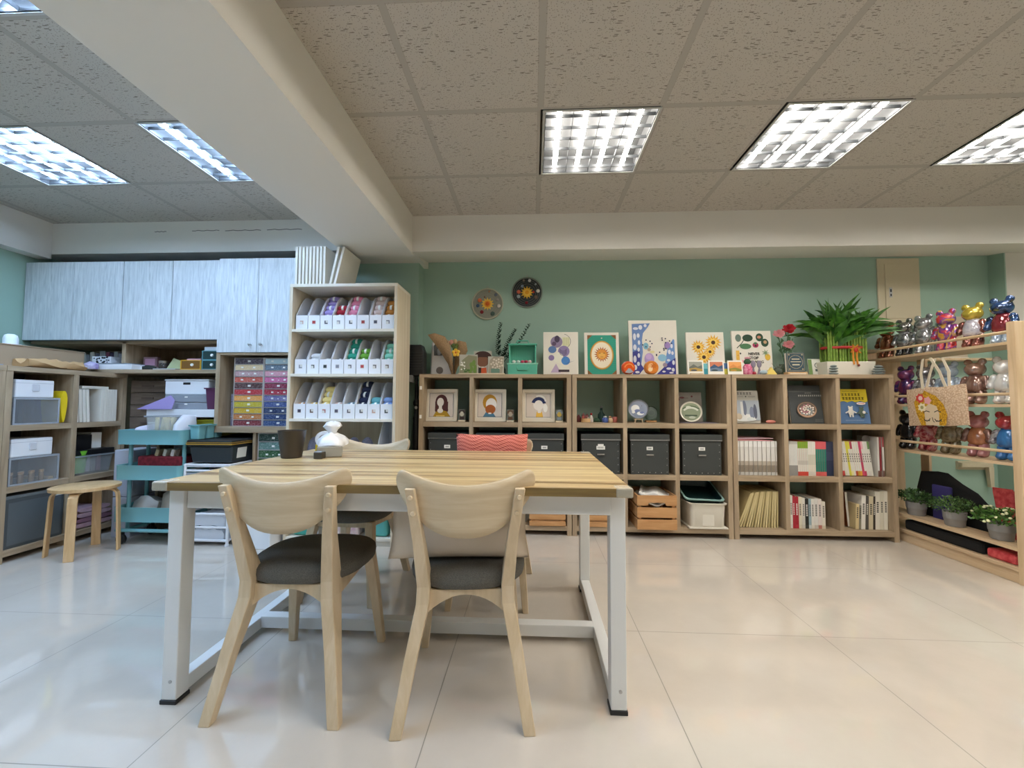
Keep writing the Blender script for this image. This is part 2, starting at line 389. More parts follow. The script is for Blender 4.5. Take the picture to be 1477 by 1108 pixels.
ceiling('ceiling_far', -3.985, -1.48, -1.51, LL, ceiling_mat('mineral_ceiling_tile_far', -1.51))
struct('ceiling_slab', MB().box(XL, XR, YF, YB, 2.64, 2.7), M_white_paint)
# ------------------------------------------------------------------ recessed louvre lamps
M_tube = {'warm': mat('lit_tube_neutral', 'ffffff', .5, emit=TUBE_WARM), 'cool': mat('lit_tube_daylight', 'ffffff', .5, emit=TUBE_COOL)}
M_housing = mat('lamp_housing', '2c2c2c', .5); M_louver = mat('louvre_aluminium', '333537', .5)
def lamp(x, y, kind, label, group):
    t = thing('ceiling_light', label, 'lamp', (x, y, ZC), 0, group); W = .29
    h = MB().add([(-W, -W, 0), (W, -W, 0), (W, W, 0), (-W, W, 0), (-W, -W, .11), (W, -W, .11), (W, W, .11), (-W, W, .11)],
                 [(0, 1, 5, 4), (1, 2, 6, 5), (2, 3, 7, 6), (3, 0, 4, 7), (4, 5, 6, 7)])
    h.build('housing', M_housing, t)
    fr = MB(); o, i_ = .297, .285
    fr.add([(-o, -o, -.004), (o, -o, -.004), (o, o, -.004), (-o, o, -.004), (-i_, -i_, -.004), (i_, -i_, -.004), (i_, i_, -.004), (-i_, i_, -.004)],
           [(0, 4, 5, 1), (1, 5, 6, 2), (2, 6, 7, 3), (3, 7, 4, 0)])
    fr.build('frame', mat('lamp_frame', 'b4b4b0', .5), t, solid=.003)
    for k in range(4):
        px = -.21+.14*k
        MB().tube([(px, -.27, .036), (px, .27, .036)], .0135, 8).build('tube', M_tube[kind], t, smooth=60)
    lv = MB()
    for k in range(3): lv.box(-.1416+.14*k, -.1384+.14*k, -.284, .284, .001, .018)
    for k in range(6): lv.box(-.284, .284, -.2345+.0925*k, -.2315+.0925*k, .001, .018)
    for k in range(2): lv.box(-.285+.566*k, -.281+.566*k, -.284, .284, .001, .016); lv.box(-.284, .284, -.285+.566*k, -.281+.566*k, .001, .016)
    lv.build('louver', M_louver, t)
    return t
for i in range(3):
    lamp(LR[3*i][0], ROWS[0], 'warm', ['square louvred ceiling lamp above the table, next to the beam', 'square louvred ceiling lamp in the middle of the main room row', 'square louvred ceiling lamp cut by the edge of the photo, above the bear rack'][i], 'ceiling lamps of the main room')
    for y in ROWS[1:]: lamp(LR[3*i][0], y, 'warm', 'louvred ceiling lamp of the main room, in unseen rows above and behind the viewer', 'ceiling lamps nearer the viewer')
for y in ROWS: lamp(LR[9][0], y, 'warm', 'louvred ceiling lamp beyond the right photo edge, past the bear rack', 'ceiling lamps past the rack')
lamp(LL[0][0], ROWS[2], 'cool', 'cool white ceiling lamp of the storage area, in the row behind the viewer', 'ceiling lamps behind the viewer'); lamp(LL[3][0], ROWS[2], 'cool', 'cool white ceiling lamp of the storage area, in the row behind the viewer', 'ceiling lamps behind the viewer')
for i in range(2):
    lamp(LL[3*i][0], ROWS[0], 'cool', ['cool white ceiling lamp half hidden by the deep beam', 'cool white ceiling lamp over the corner of the storage area'][i], 'ceiling lamps beyond the beam')
    if i == 0: lamp(LL[0][0], ROWS[1], 'cool', 'cool white ceiling lamp in the top corner of the photo, half behind the beam', 'ceiling lamps beyond the beam')
    else: lamp(LL[3][0], ROWS[1], 'cool', 'cool white ceiling lamp of the storage area, out of frame beside the corner one', 'ceiling lamps beyond the beam')

# ------------------------------------------------------------------ table
t = thing('work_table', 'large work table with striped wooden top and pale grey steel frame', 'table', (-.481, 1.88, 0)); x0, x1, y0, y1 = -.798, .798, -.513, .52
bx('tabletop', (x0, x1, y0, y1, .722, .75), M_table, t, .0015)
for nm, (fx, fy) in (('leg', (-.772, -.475)), ('leg', (.741, -.44)), ('leg', (-.772, .455)), ('leg', (.741, .46))):
    l = bx(nm, (fx-.001, fx+.051, fy, fy+.055, .014, .722), M_whitemetal, t, .003)
    bx('foot_pad', (fx-.004, fx+.054, fy-.003, fy+.058, 0, .014), M_black, l, .002)
    if fy < 0: MB().lathe([(.006, 0), (.006, -.002), (.002, -.003)], 10, (fx+.03, fy, .075), 'y').build('bolt', M_steel, l, smooth=40)
bx('apron', (-.72, .741, -.462, -.43, .652, .722), M_whitemetal, t, .003)
bx('apron', (-.72, .741, .462, .49, .652, .722), M_whitemetal, t, .003)
for fx, ya in ((-.770, -.42), (.743, -.385)): bx('side_rail', (fx, fx+.046, ya, .458, .016, .066), M_whitemetal, t, .003); bx('end_apron', (fx, fx+.046, ya, .458, .652, .722), M_whitemetal, t, .003)
bx('stretcher', (-.724, .743, -.03, .02, .022, .072), M_whitemetal, t, .003)
bx('edge_band', (x0, x1, y0-.0012, y0, .7225, .7495), wood('edge_band', [(.3, '6c5632'), (.7, '86703f')], (3, 30, 60), .5), t)
for cx, cy in ((-.774, -.489), (.774, -.489), (.774, .496)):
    MB().box(cx-.028, cx+.028, cy-.028, cy+.028, .7205, .7525).build('corner_guard', mat('clear_guard', 'e4e2d4', .25, alpha=.4), t, bevel=.006)

# ------------------------------------------------------------------ chairs
def back_shape():
    n, m = 28, 6; mb = MB(); vs = []; fs = []
    for i in range(n+1):
        u = math.sin((-1+2*i/n)*math.pi/2); a = abs(u); x = .226*u
        top = .759+.056*u*u; bot = .590+.15*a**2.4
        if a > .88: w = math.sqrt(max(0, 1-((a-.88)/.12)**2)); zc = .756+.012*(a-.88)/.12; top = zc+(top-zc)*max(w, .12); bot = zc+(bot-zc)*max(w, .12)
        for j in range(m+1):
            z = bot+(top-bot)*j/m; vs.append((x, -.248+.055*u*u+(.765-z)*.16, z))
    for i in range(n):
        for j in range(m): a = i*(m+1)+j; fs.append((a, a+m+1, a+m+2, a+1))
    return mb.add(vs, fs)
def superell(a, b, cy, z, n=40, p=2.6):
    o = []
    for k in range(n):
        t = 2*math.pi*k/n; c, s = math.cos(t), math.sin(t)
        w = a*(1+.06*math.copysign(1, s)*abs(s))
        o.append((w*math.copysign(abs(c)**(2/p), c), cy+b*math.copysign(abs(s)**(2/p), s), z))
    return o
def make_chair(label):
    t = thing('dining_chair', label, 'chair', (0, 0, 0), 0, 'wooden chairs round the table')
    back_shape().build('backrest', M_chair_h, t, smooth=50, solid=.013)
    S = [(.93, .403), (.985, .412), (1, .43), (.985, .447), (.93, .457), (.8, .4635), (.55, .467), (.2, .468)]
    MB().rings([superell(.208*k, .205*k, .035, z) for k, z in S]).build('seat', M_grayfab, t, smooth=60)
    for s in (-1, 1):
        L = MB().loft([(s*.205, -.235, 0, .0185, .017), (s*.172, -.185, .2, .020, .024), (s*.140, -.138, .365, .0215, .036), (s*.138, -.136, .42, .021, .036), (s*.152, -.186, .58, .018, .022), (s*.174, -.238, .752, .0155, .012)])
        l = L.build('leg', M_chair, t, bevel=.003)
        for z, x, y in ((.724, .171, -.245), (.672, .164, -.232)):
            MB().lathe([(.0085, .004), (.0085, -.002), (.006, -.0045)], 12, (s*x, y, z), 'y').build('peg', M_chair, l, smooth=40)
        MB().loft([(s*.192, .245, 0, .0145, .014), (s*.165, .2, .3, .020, .02), (s*.152, .18, .405, .022, .023)]).build('leg', M_chair, t, bevel=.003)
        MB().prism([(-.11, .345), (-.11, .402), (.165, .402), (.165, .37)], s*.143-.01, s*.143+.01, 'x').build('side_rail', M_chair, t, bevel=.002)
    n = 12; arc_ = [(-.13+.26*k/n, .325+.06*(1-((k-n/2)/(n/2))**2)) for k in range(n+1)]
    MB().prism(arc_+[(.13, .402), (-.13, .402)], -.15, -.126).build('rear_rail', M_chair, t, bevel=.001)
    MB().prism([(-.14, .372), (.14, .372), (.14, .402), (-.14, .402)], .165, .187).build('front_rail', M_chair, t, bevel=.001)
    return t
ch = make_chair('pale wooden chair turned slightly, front side of the table, with empty charcoal seat')
ch.location = (-.832, 1.57, 0); ch.rotation_euler = (0, 0, math.radians(1.5))
dup(ch, (-.235, 1.565, 0), math.radians(5.5), 'pale wooden chair at front side of the table holding a beige cushion')
dup(ch, (-.985, 2.36, 0), math.pi+math.radians(-3), 'pale wooden chair on far side of the table, behind the tissue pack')
dup(ch, (-.225, 2.345, 0), math.pi, 'pale wooden chair on far side of the table, wearing the coral knitted cushion')
def pillow(name, label, cat, m, w, h, th, loc, rot, p=3.2, bulge=1.0):
    """square cushion standing up: soft edges, pinched corners"""
    n = 18; vs = []; fs = []; idx = {}
    for side in (1, -1):
        for i in range(n+1):
            for j in range(n+1):
                u, v = -1+2*i/n, -1+2*j/n; rim = max(abs(u), abs(v)) > .999
                k = (1-abs(u)**p)*(1-abs(v)**p); y = side*th/2*max(0, k)**.5
                pin = 1-.05*(1-abs(u)**2)*(abs(v)**4)*bulge; pin2 = 1-.05*(1-abs(v)**2)*(abs(u)**4)*bulge
                key = (i, j, 0 if rim else side)
                if key not in idx: idx[key] = len(vs); vs.append((u*w/2*pin2, y, h/2+v*h/2*pin))
        for i in range(n):
            for j in range(n):
                g = lambda a, b: idx[(a, b, 0 if a in (0, n) or b in (0, n) else side)]
                q = (g(i, j), g(i+1, j), g(i+1, j+1), g(i, j+1)); fs.append(q if side < 0 else q[::-1])
    o = MB().add(vs, fs).build(name, m, None, loc, rot, smooth=180); return tag(o, label, cat)
M_linen = mat('beige_linen', 'd4c4b0', .95, bmp=(260, .12))
pillow('cushion', 'plain beige cushion standing on chair seat, seen under the wooden backrest', 'cushion', M_linen, .50, .235, .11, (-.262, 1.51, .468), (math.radians(-8), 0, math.radians(5)))
pillow('cushion', 'coral knitted cable cushion standing on the far chair above the table edge', 'cushion', M_knit, .43, .375, .10, (-.243, 2.47, .468), (math.radians(-5), 0, 0), 6)

# ------------------------------------------------------------------ cube bookcases on the back wall
def bookcase(label, xa, xb, dv):
    t = thing('cube_bookcase', label, 'bookcase', ((xa+xb)/2, 3.31, 0), 0, 'cube bookcases on the back wall'); w = (xb-xa)/2; D = .385
    zs = (.835, .873), (.437, .476)
    bx('top_panel', (-w, w, -.002, D, 1.226, 1.254), M_taupe_h, t, .001)
    for s in (-1, 1): bx('side_panel', (s*w-.036*(s > 0), s*w+.036*(s < 0), 0, D, 0, 1.226), M_taupe_v, t, .001)
    for d in dv: bx('divider', (d-.016, d+.016, .002, D, .076, 1.226), M_taupe_v, t, .0008)
    xs = [-w+.036]+[q for d in dv for q in (d-.016, d+.016)]+[w-.036]
    for a, b in zip(xs[::2], xs[1::2]):
        for z0, z1 in zs: bx('shelf', (a, b, .001, D, z0, z1), M_taupe_h, t, .0008)
    bx('base_panel', (-w+.036, w-.036, 0, D, .038, .076), M_taupe_h, t, .0008)
    return t
B1 = bookcase('oak cube bookcase with framed portraits, standing beside the white yarn shelf', -.908, .303, (-.185, .202-.0))
B2 = bookcase('oak cube bookcase in the middle of the run, holding plates and black boxes', .309, 1.527, (-.2, .196))
B3 = bookcase('oak cube bookcase full of books, next to the bear rack', 1.533, 2.731, (-.2, .19))
for z in (1.13, .90): MB().box(-.903, -.885, 3.3085, 3.3098, z, z+.028).build('sticker', M_paper, B1).location = (.3025, -3.31, 0)
CELLS = [(-.868, -.508), (-.47, -.118), (-.082, .265), (.347, .702), (.734, 1.098), (1.13, 1.49), (1.57, 1.916), (1.948, 2.306), (2.338, 2.694)]
# ------------------------------------------------------------------ black storage boxes, crates, tubs in the bookcase
def black_box(x0, x1, z0, z1, label, big=0, tag_at=.35):
    t = thing('storage_box', label, 'storage box', ((x0+x1)/2, 3.325, z0), 0, 'black boxes on the middle bookcase row'); w = (x1-x0)/2-.006; h = z1-z0
    bx('body', (-w, w, .004, .345, 0, h-.03), M_boxblack, t, .002)
    bx('lid', (-w-.006, w+.006, -.003, .352, h-.045, h), M_boxblack, t, .002)
    bx('lid_band', (-w-.007, w+.007, -.0045, -.003, h-.048, h-.04), M_steel, t)
    zl = h*(1-tag_at)
    if big:
        MB().prism([(-.033, -.012), (.033, -.012), (.033, .016), (.022, .016), (.022, .03), (-.022, .03), (-.022, .016), (-.033, .016)], .001, .003).build('label_card', M_paper, t, (0, 0, zl))
        art([('8a8a88', rect(-.024+.012*k, -.004, -.017+.012*k, .01)) for k in range(4)], t, 'lettering', y=.0005).location = (0, 0, zl)
    else:
        bx('label_card', (-.024, .024, .001, .003, zl-.013, zl+.013), M_paper, t); bx('lettering', (-.014, .014, .0003, .0012, zl-.006, zl+.005), flat('a8a8a4'), t)
    MB().prism([(0, 0), (-.012, .002), (-.014, .010), (0, .012)], -.028, .028, 'x').build('handle', M_steel, t, (0, .004, zl-.055))
    rv = MB()
    for k in range(5):
        for s in (-1, 1): rv.lathe([(.004, .0), (.003, -.0025)], 8, (s*(w-.014), .004, .02+k*(h-.1)/4), 'y')
    for k in range(1, 6): rv.lathe([(.004, .0), (.003, -.0025)], 8, (-w+.014+k*(2*w-.028)/6, .004, .016), 'y')
    rv.build('rivet', M_steel, t, smooth=60)
BL = ['black fibreboard box in the end cube under the first framed portrait', 'black fibreboard box mostly hidden behind the coral cushion', 'black fibreboard box under the third framed portrait, right of the coral cushion',
      'black box with a stepped white label, under the cube of tiny trinkets', 'black box with metal corner studs, under the two round plates', 'black box with narrow white label, under the plate and magazine']
BXS = [(-.835, -.525), (-.45, -.14), (-.062, .245), (.378, .685), (.757, 1.06), (1.153, 1.458)]
for i, (a, b) in enumerate(BXS): black_box(a, b, .476, .786, BL[i], i == 3)
def crate(x0, x1, y0, z0, h, label):
    w = (x1-x0)/2; t = thing('wooden_crate', label, 'crate', ((x0+x1)/2, y0, z0), 0, 'pine crates on the bottom bookcase row'); D = .34; sl = (h-.03)/3
    for k in range(3):
        a, b = k*(sl+.015), k*(sl+.015)+sl
        if k == 2: MB().prism([(-w, a), (-.07, a), (-.058, a+.022), (.058, a+.022), (.07, a), (w, a), (w, b), (-w, b)], 0, .012).build('slat', M_crate, t)
        else: bx('slat', (-w, w, 0, .012, a, b), M_crate, t, .001)
        bx('slat', (-w, w, D, D+.012, a, b), M_crate, t, .001)
        for s in (-1, 1): bx('slat', (s*w-.011*(s > 0), s*w+.011*(s < 0), .012, D, a, b), M_crate, t, .001)
    for s in (-1, 1):
        for yy in (.0125, D-.0225): bx('corner_post', (s*(w-.0225)-.01, s*(w-.0225)+.01, yy, yy+.022, .002, h-.004), M_crate, t)
    bx('bottom', (-w+.012, w-.012, .013, D-.001, .001, .008), M_crate, t)
    return t
crate(.79, 1.085, 3.25, .0765, .255, 'pine crate pulled forward, filled with folded white sheets')
crate(-.025, .255, 3.30, .0765, .135, 'low pine crate on the bottom row, seen between table frame and beige cushion')
crate(.40, .68, 3.30, .0765, .135, 'low pine crate on the bottom row, behind the table corner leg')
for i, (dx, dz, rz, ry) in enumerate(((0, 0, .06, -.03), (.012, .022, -.12, .05), (-.02, .046, .2, -.08), (.03, .064, -.3, .12))):
    o = MB(); n = 10
    o.prism([(-.11+.22*k/n, .012*math.sin(k*.9+i)) for k in range(n+1)]+[(.11-.22*k/n, .012*math.sin((n-k)*.9+i)+.012) for k in range(n+1)], -.14, .13, 'y')
    o = o.build('folded_sheet', M_paper, None, (.935+dx, 3.42, .258+dz), (.03, ry, rz)); tag(o, 'folded white paper sheet in the front pine crate, %s from the top' % ORD[3-i], 'paper sheet', 'sheets in the pine crate')
def tub(name, label, cat, loc, w, d, h, m, rot=0, lipm=None, taper=.88, handle=True, group=None):
    """open tapered plastic tub with a rolled rim"""
    t = thing(name, label, cat, loc, rot, group)
    def rr(s, z, e=0.):
        a, b, r = w/2*s+e, d/2*s+e, min(w, d)*.12; o = []
        for cx, cy, a0 in ((a-r, b-r, 0), (-a+r, b-r, 90), (-a+r, -b+r, 180), (a-r, -b+r, 270)):
            for k in range(5): q = math.radians(a0+22.5*k); o.append((cx+r*math.cos(q), cy+r*math.sin(q), z))
        return o
    MB().rings([rr(taper-.02, .0), rr(taper, .004), rr(1-.02, h), rr(1-.02, h, -.004), rr(taper, .01, -.004)], True).build('body', m, t, smooth=40)
    MB().rings([rr(1, h-.008, .006), rr(1, h+.002, .008), rr(1, h+.002, -.006), rr(1, h-.008, -.006), rr(1, h-.008, .006)], False).build('rim', lipm or m, t, smooth=40)
    return t
wt = tub('storage_tub', 'white plastic tub with handle notch on the bottom row, under a tilted teal tub', 'storage tub', (1.335, 3.46, .0765), .275, .33, .19, mat('ivory_plastic', 'dcd5c6', .45), taper=.93)
bx('handle_panel', (-.045, .045, -.158, -.152, .02, .12), mat('ivory_plastic'), wt, .004); bx('foot_tray', (-.145, .145, -.168, .16, 0, .012), mat('ivory_plastic'), wt, .004)
tub('storage_tub', 'dark teal rimmed tub lying tilted on top of the white plastic tub', 'storage tub', (1.325, 3.50, .285), .29, .32, .06, mat('dark_teal_plastic', '1c3a3a', .35), (math.radians(19), math.radians(2), 0), mat('teal_rim', '9cc0b8', .4))
# ------------------------------------------------------------------ framed pictures and small standees in the top cubes
def canvas(name, label, cat, x, y, z, w, h, th=.018, lean=-8, rz=0, m=None, group=None):
    t = thing(name, label, cat, (x, y, z), (math.radians(lean), 0, math.radians(rz)), group)
    bx('panel', (-w/2, w/2, 0, th, 0, h), m or M_canvas, t, .0015); return t
M_frame = mat('pale_frame_wood', 'ddd2bd', .5)
def portrait(x, label, shapes):
    t = canvas('framed_picture', label, 'framed picture', x, 3.41, .876, .245, .25, .012, -6, 0, M_canvas, 'framed portraits in the bookcase')
    w, h, f = .1225+.012, .262, .026
    for b in ((-w, w, -.012, .013, -.002, f), (-w, w, -.012, .013, h-f, h), (-w, -w+f, -.0115, .013, f, h-f), (w-f, w, -.0115, .013, f, h-f)): bx('frame', b, M_frame, t, .001)
    a, b, c, d = -.099, .099, .034, .228
    ln = [('3c3434', rect(a, c, b, c+.0025)), ('3c3434', rect(a, d-.0025, b, d)), ('3c3434', rect(a, c, a+.0025, d)), ('3c3434', rect(b-.0025, c, b, d))]
    art([('d8ccc0', rect(a, c, b, d))]+shapes+ln, t); return t
portrait(-.752, 'framed picture of a faceless bust with long dark hair and mustard top',
  [('4a1c1c', circ(.0, .16, .05, .058)), ('4a1c1c', rect(-.052, .085, .056, .16)), ('4a1c1c', circ(-.026, .09, .026)), ('4a1c1c', circ(.03, .09, .028)), ('b08a1c', [(-.066, .037), (-.045, .075), (0, .09), (.045, .08), (.078, .037)]), ('efe6dc', circ(-.008, .085, .024, .02)), ('efe6dc', rect(-.02, .085, .006, .13)), ('efe6dc', circ(-.008, .155, .028, .036)), ('e8c870', rect(-.04, .037, .03, .046))])
portrait(-.352, 'framed picture of a faceless bust with ochre hair and orange beard',
  [('4a7a94', [(-.055, .037), (-.03, .075), (.025, .075), (.05, .037)]), ('b8861e', circ(0, .155, .058, .066)), ('f0e8de', circ(.012, .14, .044, .05)), ('a85a1e', circ(.006, .098, .042, .038)), ('a85a1e', [(-.03, .11), (.046, .11), (.01, .058)]), ('f0e8de', rect(-.01, .06, .014, .07))])
portrait(.044, 'framed picture of a faceless bust wearing a navy cap and yellow top',
  [('e8b848', [(-.02, .037), (-.012, .08), (.03, .08), (.04, .037)]), ('efe8e0', rect(-.004, .07, .022, .11)), ('efe8e0', circ(.002, .135, .042, .044)), ('22305e', arc(.004, .14, .047, .026, 10, 165)), ('f4f0e8', arc(.01, .16, .05, .014, 5, 120)), ('f4f0e8', circ(.058, .11, .018, .034))])
def standee(x, y, z, w, h, label, shapes, base=True, cat='standee', rz=0):
    t = thing('acrylic_standee', label, cat, (x, y, z), rz, 'small standees')
    if base: bx('base', (-w*.55, w*.55, -.018, .022, 0, .012), mat('pale_block', 'd8c6a8', .6), t, .002)
    bx('plate', (-w/2, w/2, 0, .004, .012*base, h), mat('printed_plate', 'b9b4a4', .3), t, .001); art(shapes, t); return t
for x, c1, c2, nm in ((-.573, '3a2a24', 'cfc6b0', 'framed long-haired portrait'), (-.18, '6a4a30', 'b8a890', 'framed bearded portrait'), (.212, '8a98a0', 'd0b050', 'framed navy-capped portrait')):
    standee(x, 3.375, .8735, .055, .098, 'tiny printed standee beside the '+nm, [('6a6a60', rect(-.026, .014, .026, .096)), (c2, circ(0, .065, .018, .022)), (c1, arc(0, .07, .02, .014, -10, 190)), (c1, rect(-.018, .018, .018, .04))])
# cube of trinkets
def figurine(x, y, label, prof, c, z=.8735, extra=None, group='trinkets in the bookcase'):
    t = thing('figurine', label, 'trinket', (x, y, z), 0, group)
    MB().lathe(prof, 16).build('body', flat(c, .35), t, smooth=50)
    if extra: MB().ell(extra[0], extra[1], 12).build(extra[3] if len(extra) > 3 else 'head', flat(extra[2], .35), t, smooth=180)
    return t
t = thing('figurine', 'round wooden dish holding tiny painted huts, in the trinket cube', 'trinket', (.427, 3.42, .8735), 0, 'trinkets in the bookcase')
MB().lathe([(.03, 0), (.038, .002), (.038, .03), (.034, .03), (.034, .02)], 20).build('dish', M_stool, t, smooth=40)
for px, py, c, hh in ((-.018, .0, 'b8584c', .055), (.012, .006, 'd8d0c0', .048), (0, -.012, '9a7a58', .04)):
    q = MB().loft([(px, py, .02, .011, .011), (px, py, hh-.005, .011, .011)]).build('hut', flat(c), t); MB().loft([(px, py, hh-.005, .014, .014), (px, py, hh+.022, .001, .001)]).build('roof', flat('6a3430'), q)
figurine(.375, 3.46, 'small dark red trinket at the post of the trinket cube', [(.018, 0), (.022, .03), (.012, .05), (.006, .06)], '5a2224')
figurine(.475, 3.45, 'white and red bell trinket in the trinket cube', [(.015, 0), (.018, .01), (.012, .04), (.004, .06)], 'd8cfc8', extra=((0, 0, .065), (.01, .01, .01), 'b03030'))
figurine(.528, 3.5, 'low green leaf trinket in the trinket cube', [(.03, 0), (.036, .012), (.02, .03), (.004, .035)], '3c5a44')
t = thing('bottle', 'dark green glass bottle with bead top in the trinket cube', 'bottle', (.565, 3.5, .8735), 0, 'trinkets in the bookcase')
MB().lathe([(.028, 0), (.03, .004), (.03, .06), (.012, .085), (.009, .11), (.011, .115)], 18).build('body', mat('dark_green_glass', '1e3a34', .1), t, smooth=40); MB().ell((0, 0, .122), (.01, .01, .01), 10).build('stopper', M_steel, t, smooth=180)
figurine(.578, 3.40, 'short blue and white jar trinket in the trinket cube', [(.02, 0), (.024, .012), (.024, .03), (.016, .038)], '4a60a0', extra=((0, 0, .044), (.014, .014, .008), 'd8d8d8'))
figurine(.625, 3.41, 'cream and orange bird trinket in the trinket cube', [(.016, 0), (.02, .012), (.016, .03), (.008, .035)], 'd8b890', extra=((-.004, 0, .042), (.011, .011, .011), 'd8a070'))
figurine(.658, 3.41, 'rosy cube trinket next to the divider in the trinket cube', [(.018, 0), (.02, .004), (.02, .04), (.017, .044)], 'b8685c')
# round plates
def plate(name, label, x, y, z, r, face, lean, rim=None, group='plates'):
    t = thing(name, label, 'plate', (x, y, z), (math.radians(lean), 0, math.radians(-14)), group); zc = r
    MB().lathe([(r*.55, .010), (r*.8, .006), (r, -.006), (r, -.009), (r*.8, .002), (r*.6, .004)], 36, (0, 0, zc), 'y').build('rim', rim or mat('blue_glaze', '6c7890', .2), t, smooth=40)
    art([(c, [(px*r, zc+pz*r) for px, pz in P]) for c, P in face], t, y=-.0015, rough=.25); return t
plate('display_plate', 'blue and white plate with abstract swirl, propped on a tiny wooden easel', .846, 3.415, .905, .078,
      [('717c96', circ(0, 0, .86, None, 32)), ('e4e4e2', circ(-.3, .05, .42)), ('48568c', circ(-.1, -.2, .3, .2)), ('e4e4e2', circ(.2, -.45, .35, .2)), ('48568c', circ(.35, -.35, .22, .12)), ('20243c', circ(.32, .35, .06)), ('e4e4e2', circ(-.5, -.3, .16))], -16, mat('grey_glaze', '8a8e9a', .2))
t = thing('plate_easel', 'tiny wooden easel under the blue swirl plate', 'easel', (.846, 3.41, .8735), 0)
bx('ledge', (-.035, .035, -.012, .03, .024, .03), M_chair, t)
for s in (-1, 1): MB().loft([(s*.032, 0, 0, .004, .012), (s*.024, 0, .024, .004, .012)]).build('leg', M_chair, t)
plate('display_plate', 'small dark green plate behind the blue swirl plate', .965, 3.50, .888, .06, [('38503e', circ(0, 0, .86, None, 28)), ('4c6450', circ(.1, .1, .5)), ('38503e', circ(.15, .05, .35))], -14, mat('green_glaze', '4a5e4e', .25))
bx_ = boxthing('wood_block', 'small wooden block holding up the dark green plate', 'block', (.925, 1.01, 3.48, 3.53, .8735, .888), M_crate)
t = plate('display_plate', 'white-rimmed plate with green landscape bands, leaning on a grey magazine', 1.252, 3.39, .882, .082, [('8a9478', circ(0, 0, .86, None, 32)), ('5c6a50', arc(0, -.55, 1.05, .22, 48, 132)), ('cfd2c0', arc(0, -.5, .9, .18, 45, 135)), ('4c5a48', rect(-.55, -.45, .55, -.3)), ('b8bea8', circ(.1, -.55, .3, .12)), ('cfd2c0', circ(-.2, .45, .25, .12))], -12, mat('cream_glaze', 'e0dac8', .25))
# cover-out books and magazines in the top cubes
def cover_book(name, label, x, y, z, w, h, c, shapes, lean=-10, rz=0, th=.012, cat='book', parent=None):
    t = thing(name, label, cat, (x, y, z), (math.radians(lean), 0, math.radians(rz)), 'books shown cover out')
    bx('cover', (-w/2, w/2, 0, .003, 0, h), flat(c, .45), t, .0006); bx('pages', (-w/2+.003, w/2-.003, .003, th, .002, h-.002), M_pages, t); bx('back_cover', (-w/2, w/2, th, th+.002, 0, h), flat(c, .45), t)
    art(shapes, t, 'cover_print', rough=.45); return t
def glyphs(x0, z, n, s, c, gap=1.2):
    """a line of small characters too small to read: little stroke groups"""
    o = []
    for k in range(n):
        x = x0+k*s*gap
        o += [(c, rect(x, z+s*.72, x+s*.85, z+s*.88)), (c, rect(x+s*.1, z+s*.36, x+s*.75, z+s*.5)), (c, rect(x+s*.36, z, x+s*.52, z+s*.95)), (c, rect(x, z, x+s*.85, z+s*.13))]
    return o
cover_book('magazine', 'grey magazine behind the white-rimmed landscape plate', 1.275, 3.49, .878, .215, .245, '8c857c', [('6a2a2a', circ(-.05, .2, .02, .008)), ('6a2a2a', circ(-.08, .185, .012)), ('6a2a2a', circ(.03, .21, .008)), ('6a2a2a', rect(-.08, .196, .0, .199))], -8, 0, .01, 'magazine')
boxthing('magazine', 'thin magazine lying flat on the shelf under the landscape plate', 'magazine', (1.17, 1.45, 3.36, 3.55, .8735, .8785), flat('6c6470'), .001)
cover_book('craft_book', 'pale grey craft book cover with dotted figures, beside the coral soap', 1.705, 3.42, .876, .195, .262, 'c4c0b4',
  glyphs(-.09, .228, 6, .02, '4a4846')+[('2a2828', circ(.0, .212, .005))]+glyphs(-.06, .207, 4, .009, '6a6866')+glyphs(.02, .207, 5, .009, '6a6866')+[('a8b0b8', rect(-.095, .02, .095, .18)), ('e4e4e0', circ(-.02, .04, .09, .03)), ('6c7488', circ(-.02, .12, .016, .06)), ('d8d8d4', rect(-.05, .05, -.03, .17)), ('7a8296', circ(.035, .08, .02, .05)), ('585c6c', circ(.06, .09, .014, .06)), ('c8b8a0', circ(-.07, .05, .025)), ('d4d8d4', circ(.02, .03, .03, .016))], -10)
o = MB().ell((0, 0, .014), (.037, .02, .014), 20).build('soap_bar', flat('e89080', .5), None, (1.862, 3.39, .8735), smooth=180); tag(o, 'coral oval soap bar lying beside the pale craft book', 'soap')
boxthing('display_mat', 'thin dark board lying under the craft book and soap', 'board', (1.60, 1.90, 3.34, 3.36, .8735, .876), flat('55504a'), 0)
bowl = [('5a4c40', circ(.0, .108, .078, .066, 28)), ('c49a7c', circ(0, .106, .072, .06, 28)), ('6c5a4c', circ(0, .112, .066, .052, 28))]
for k in range(34): a = k*2.4; q = .056*math.sqrt((k+.5)/34); bowl.append((('ece4da', 'd8ccc0', 'b0707c', '94a0a0', 'e8d8cc')[k % 5], circ(q*math.cos(a), .104+q*.8*math.sin(a), .0085, .007, 7)))
cover_book('craft_book', 'dark slate book with a bowl of buttons on its cover', 2.163, 3.42, .876, .25, .305, '45494a', [('6a6c6a', rect(-.125, .252, .125, .256))]+glyphs(-.05, .215, 12, .0125, 'd8d4cc')+glyphs(.0, .238, 6, .007, 'b8b4ac')+bowl+glyphs(.05, .012, 6, .008, '7c7e7c')+glyphs(.05, .024, 6, .008, '7c7e7c'), -9, 0, .02)
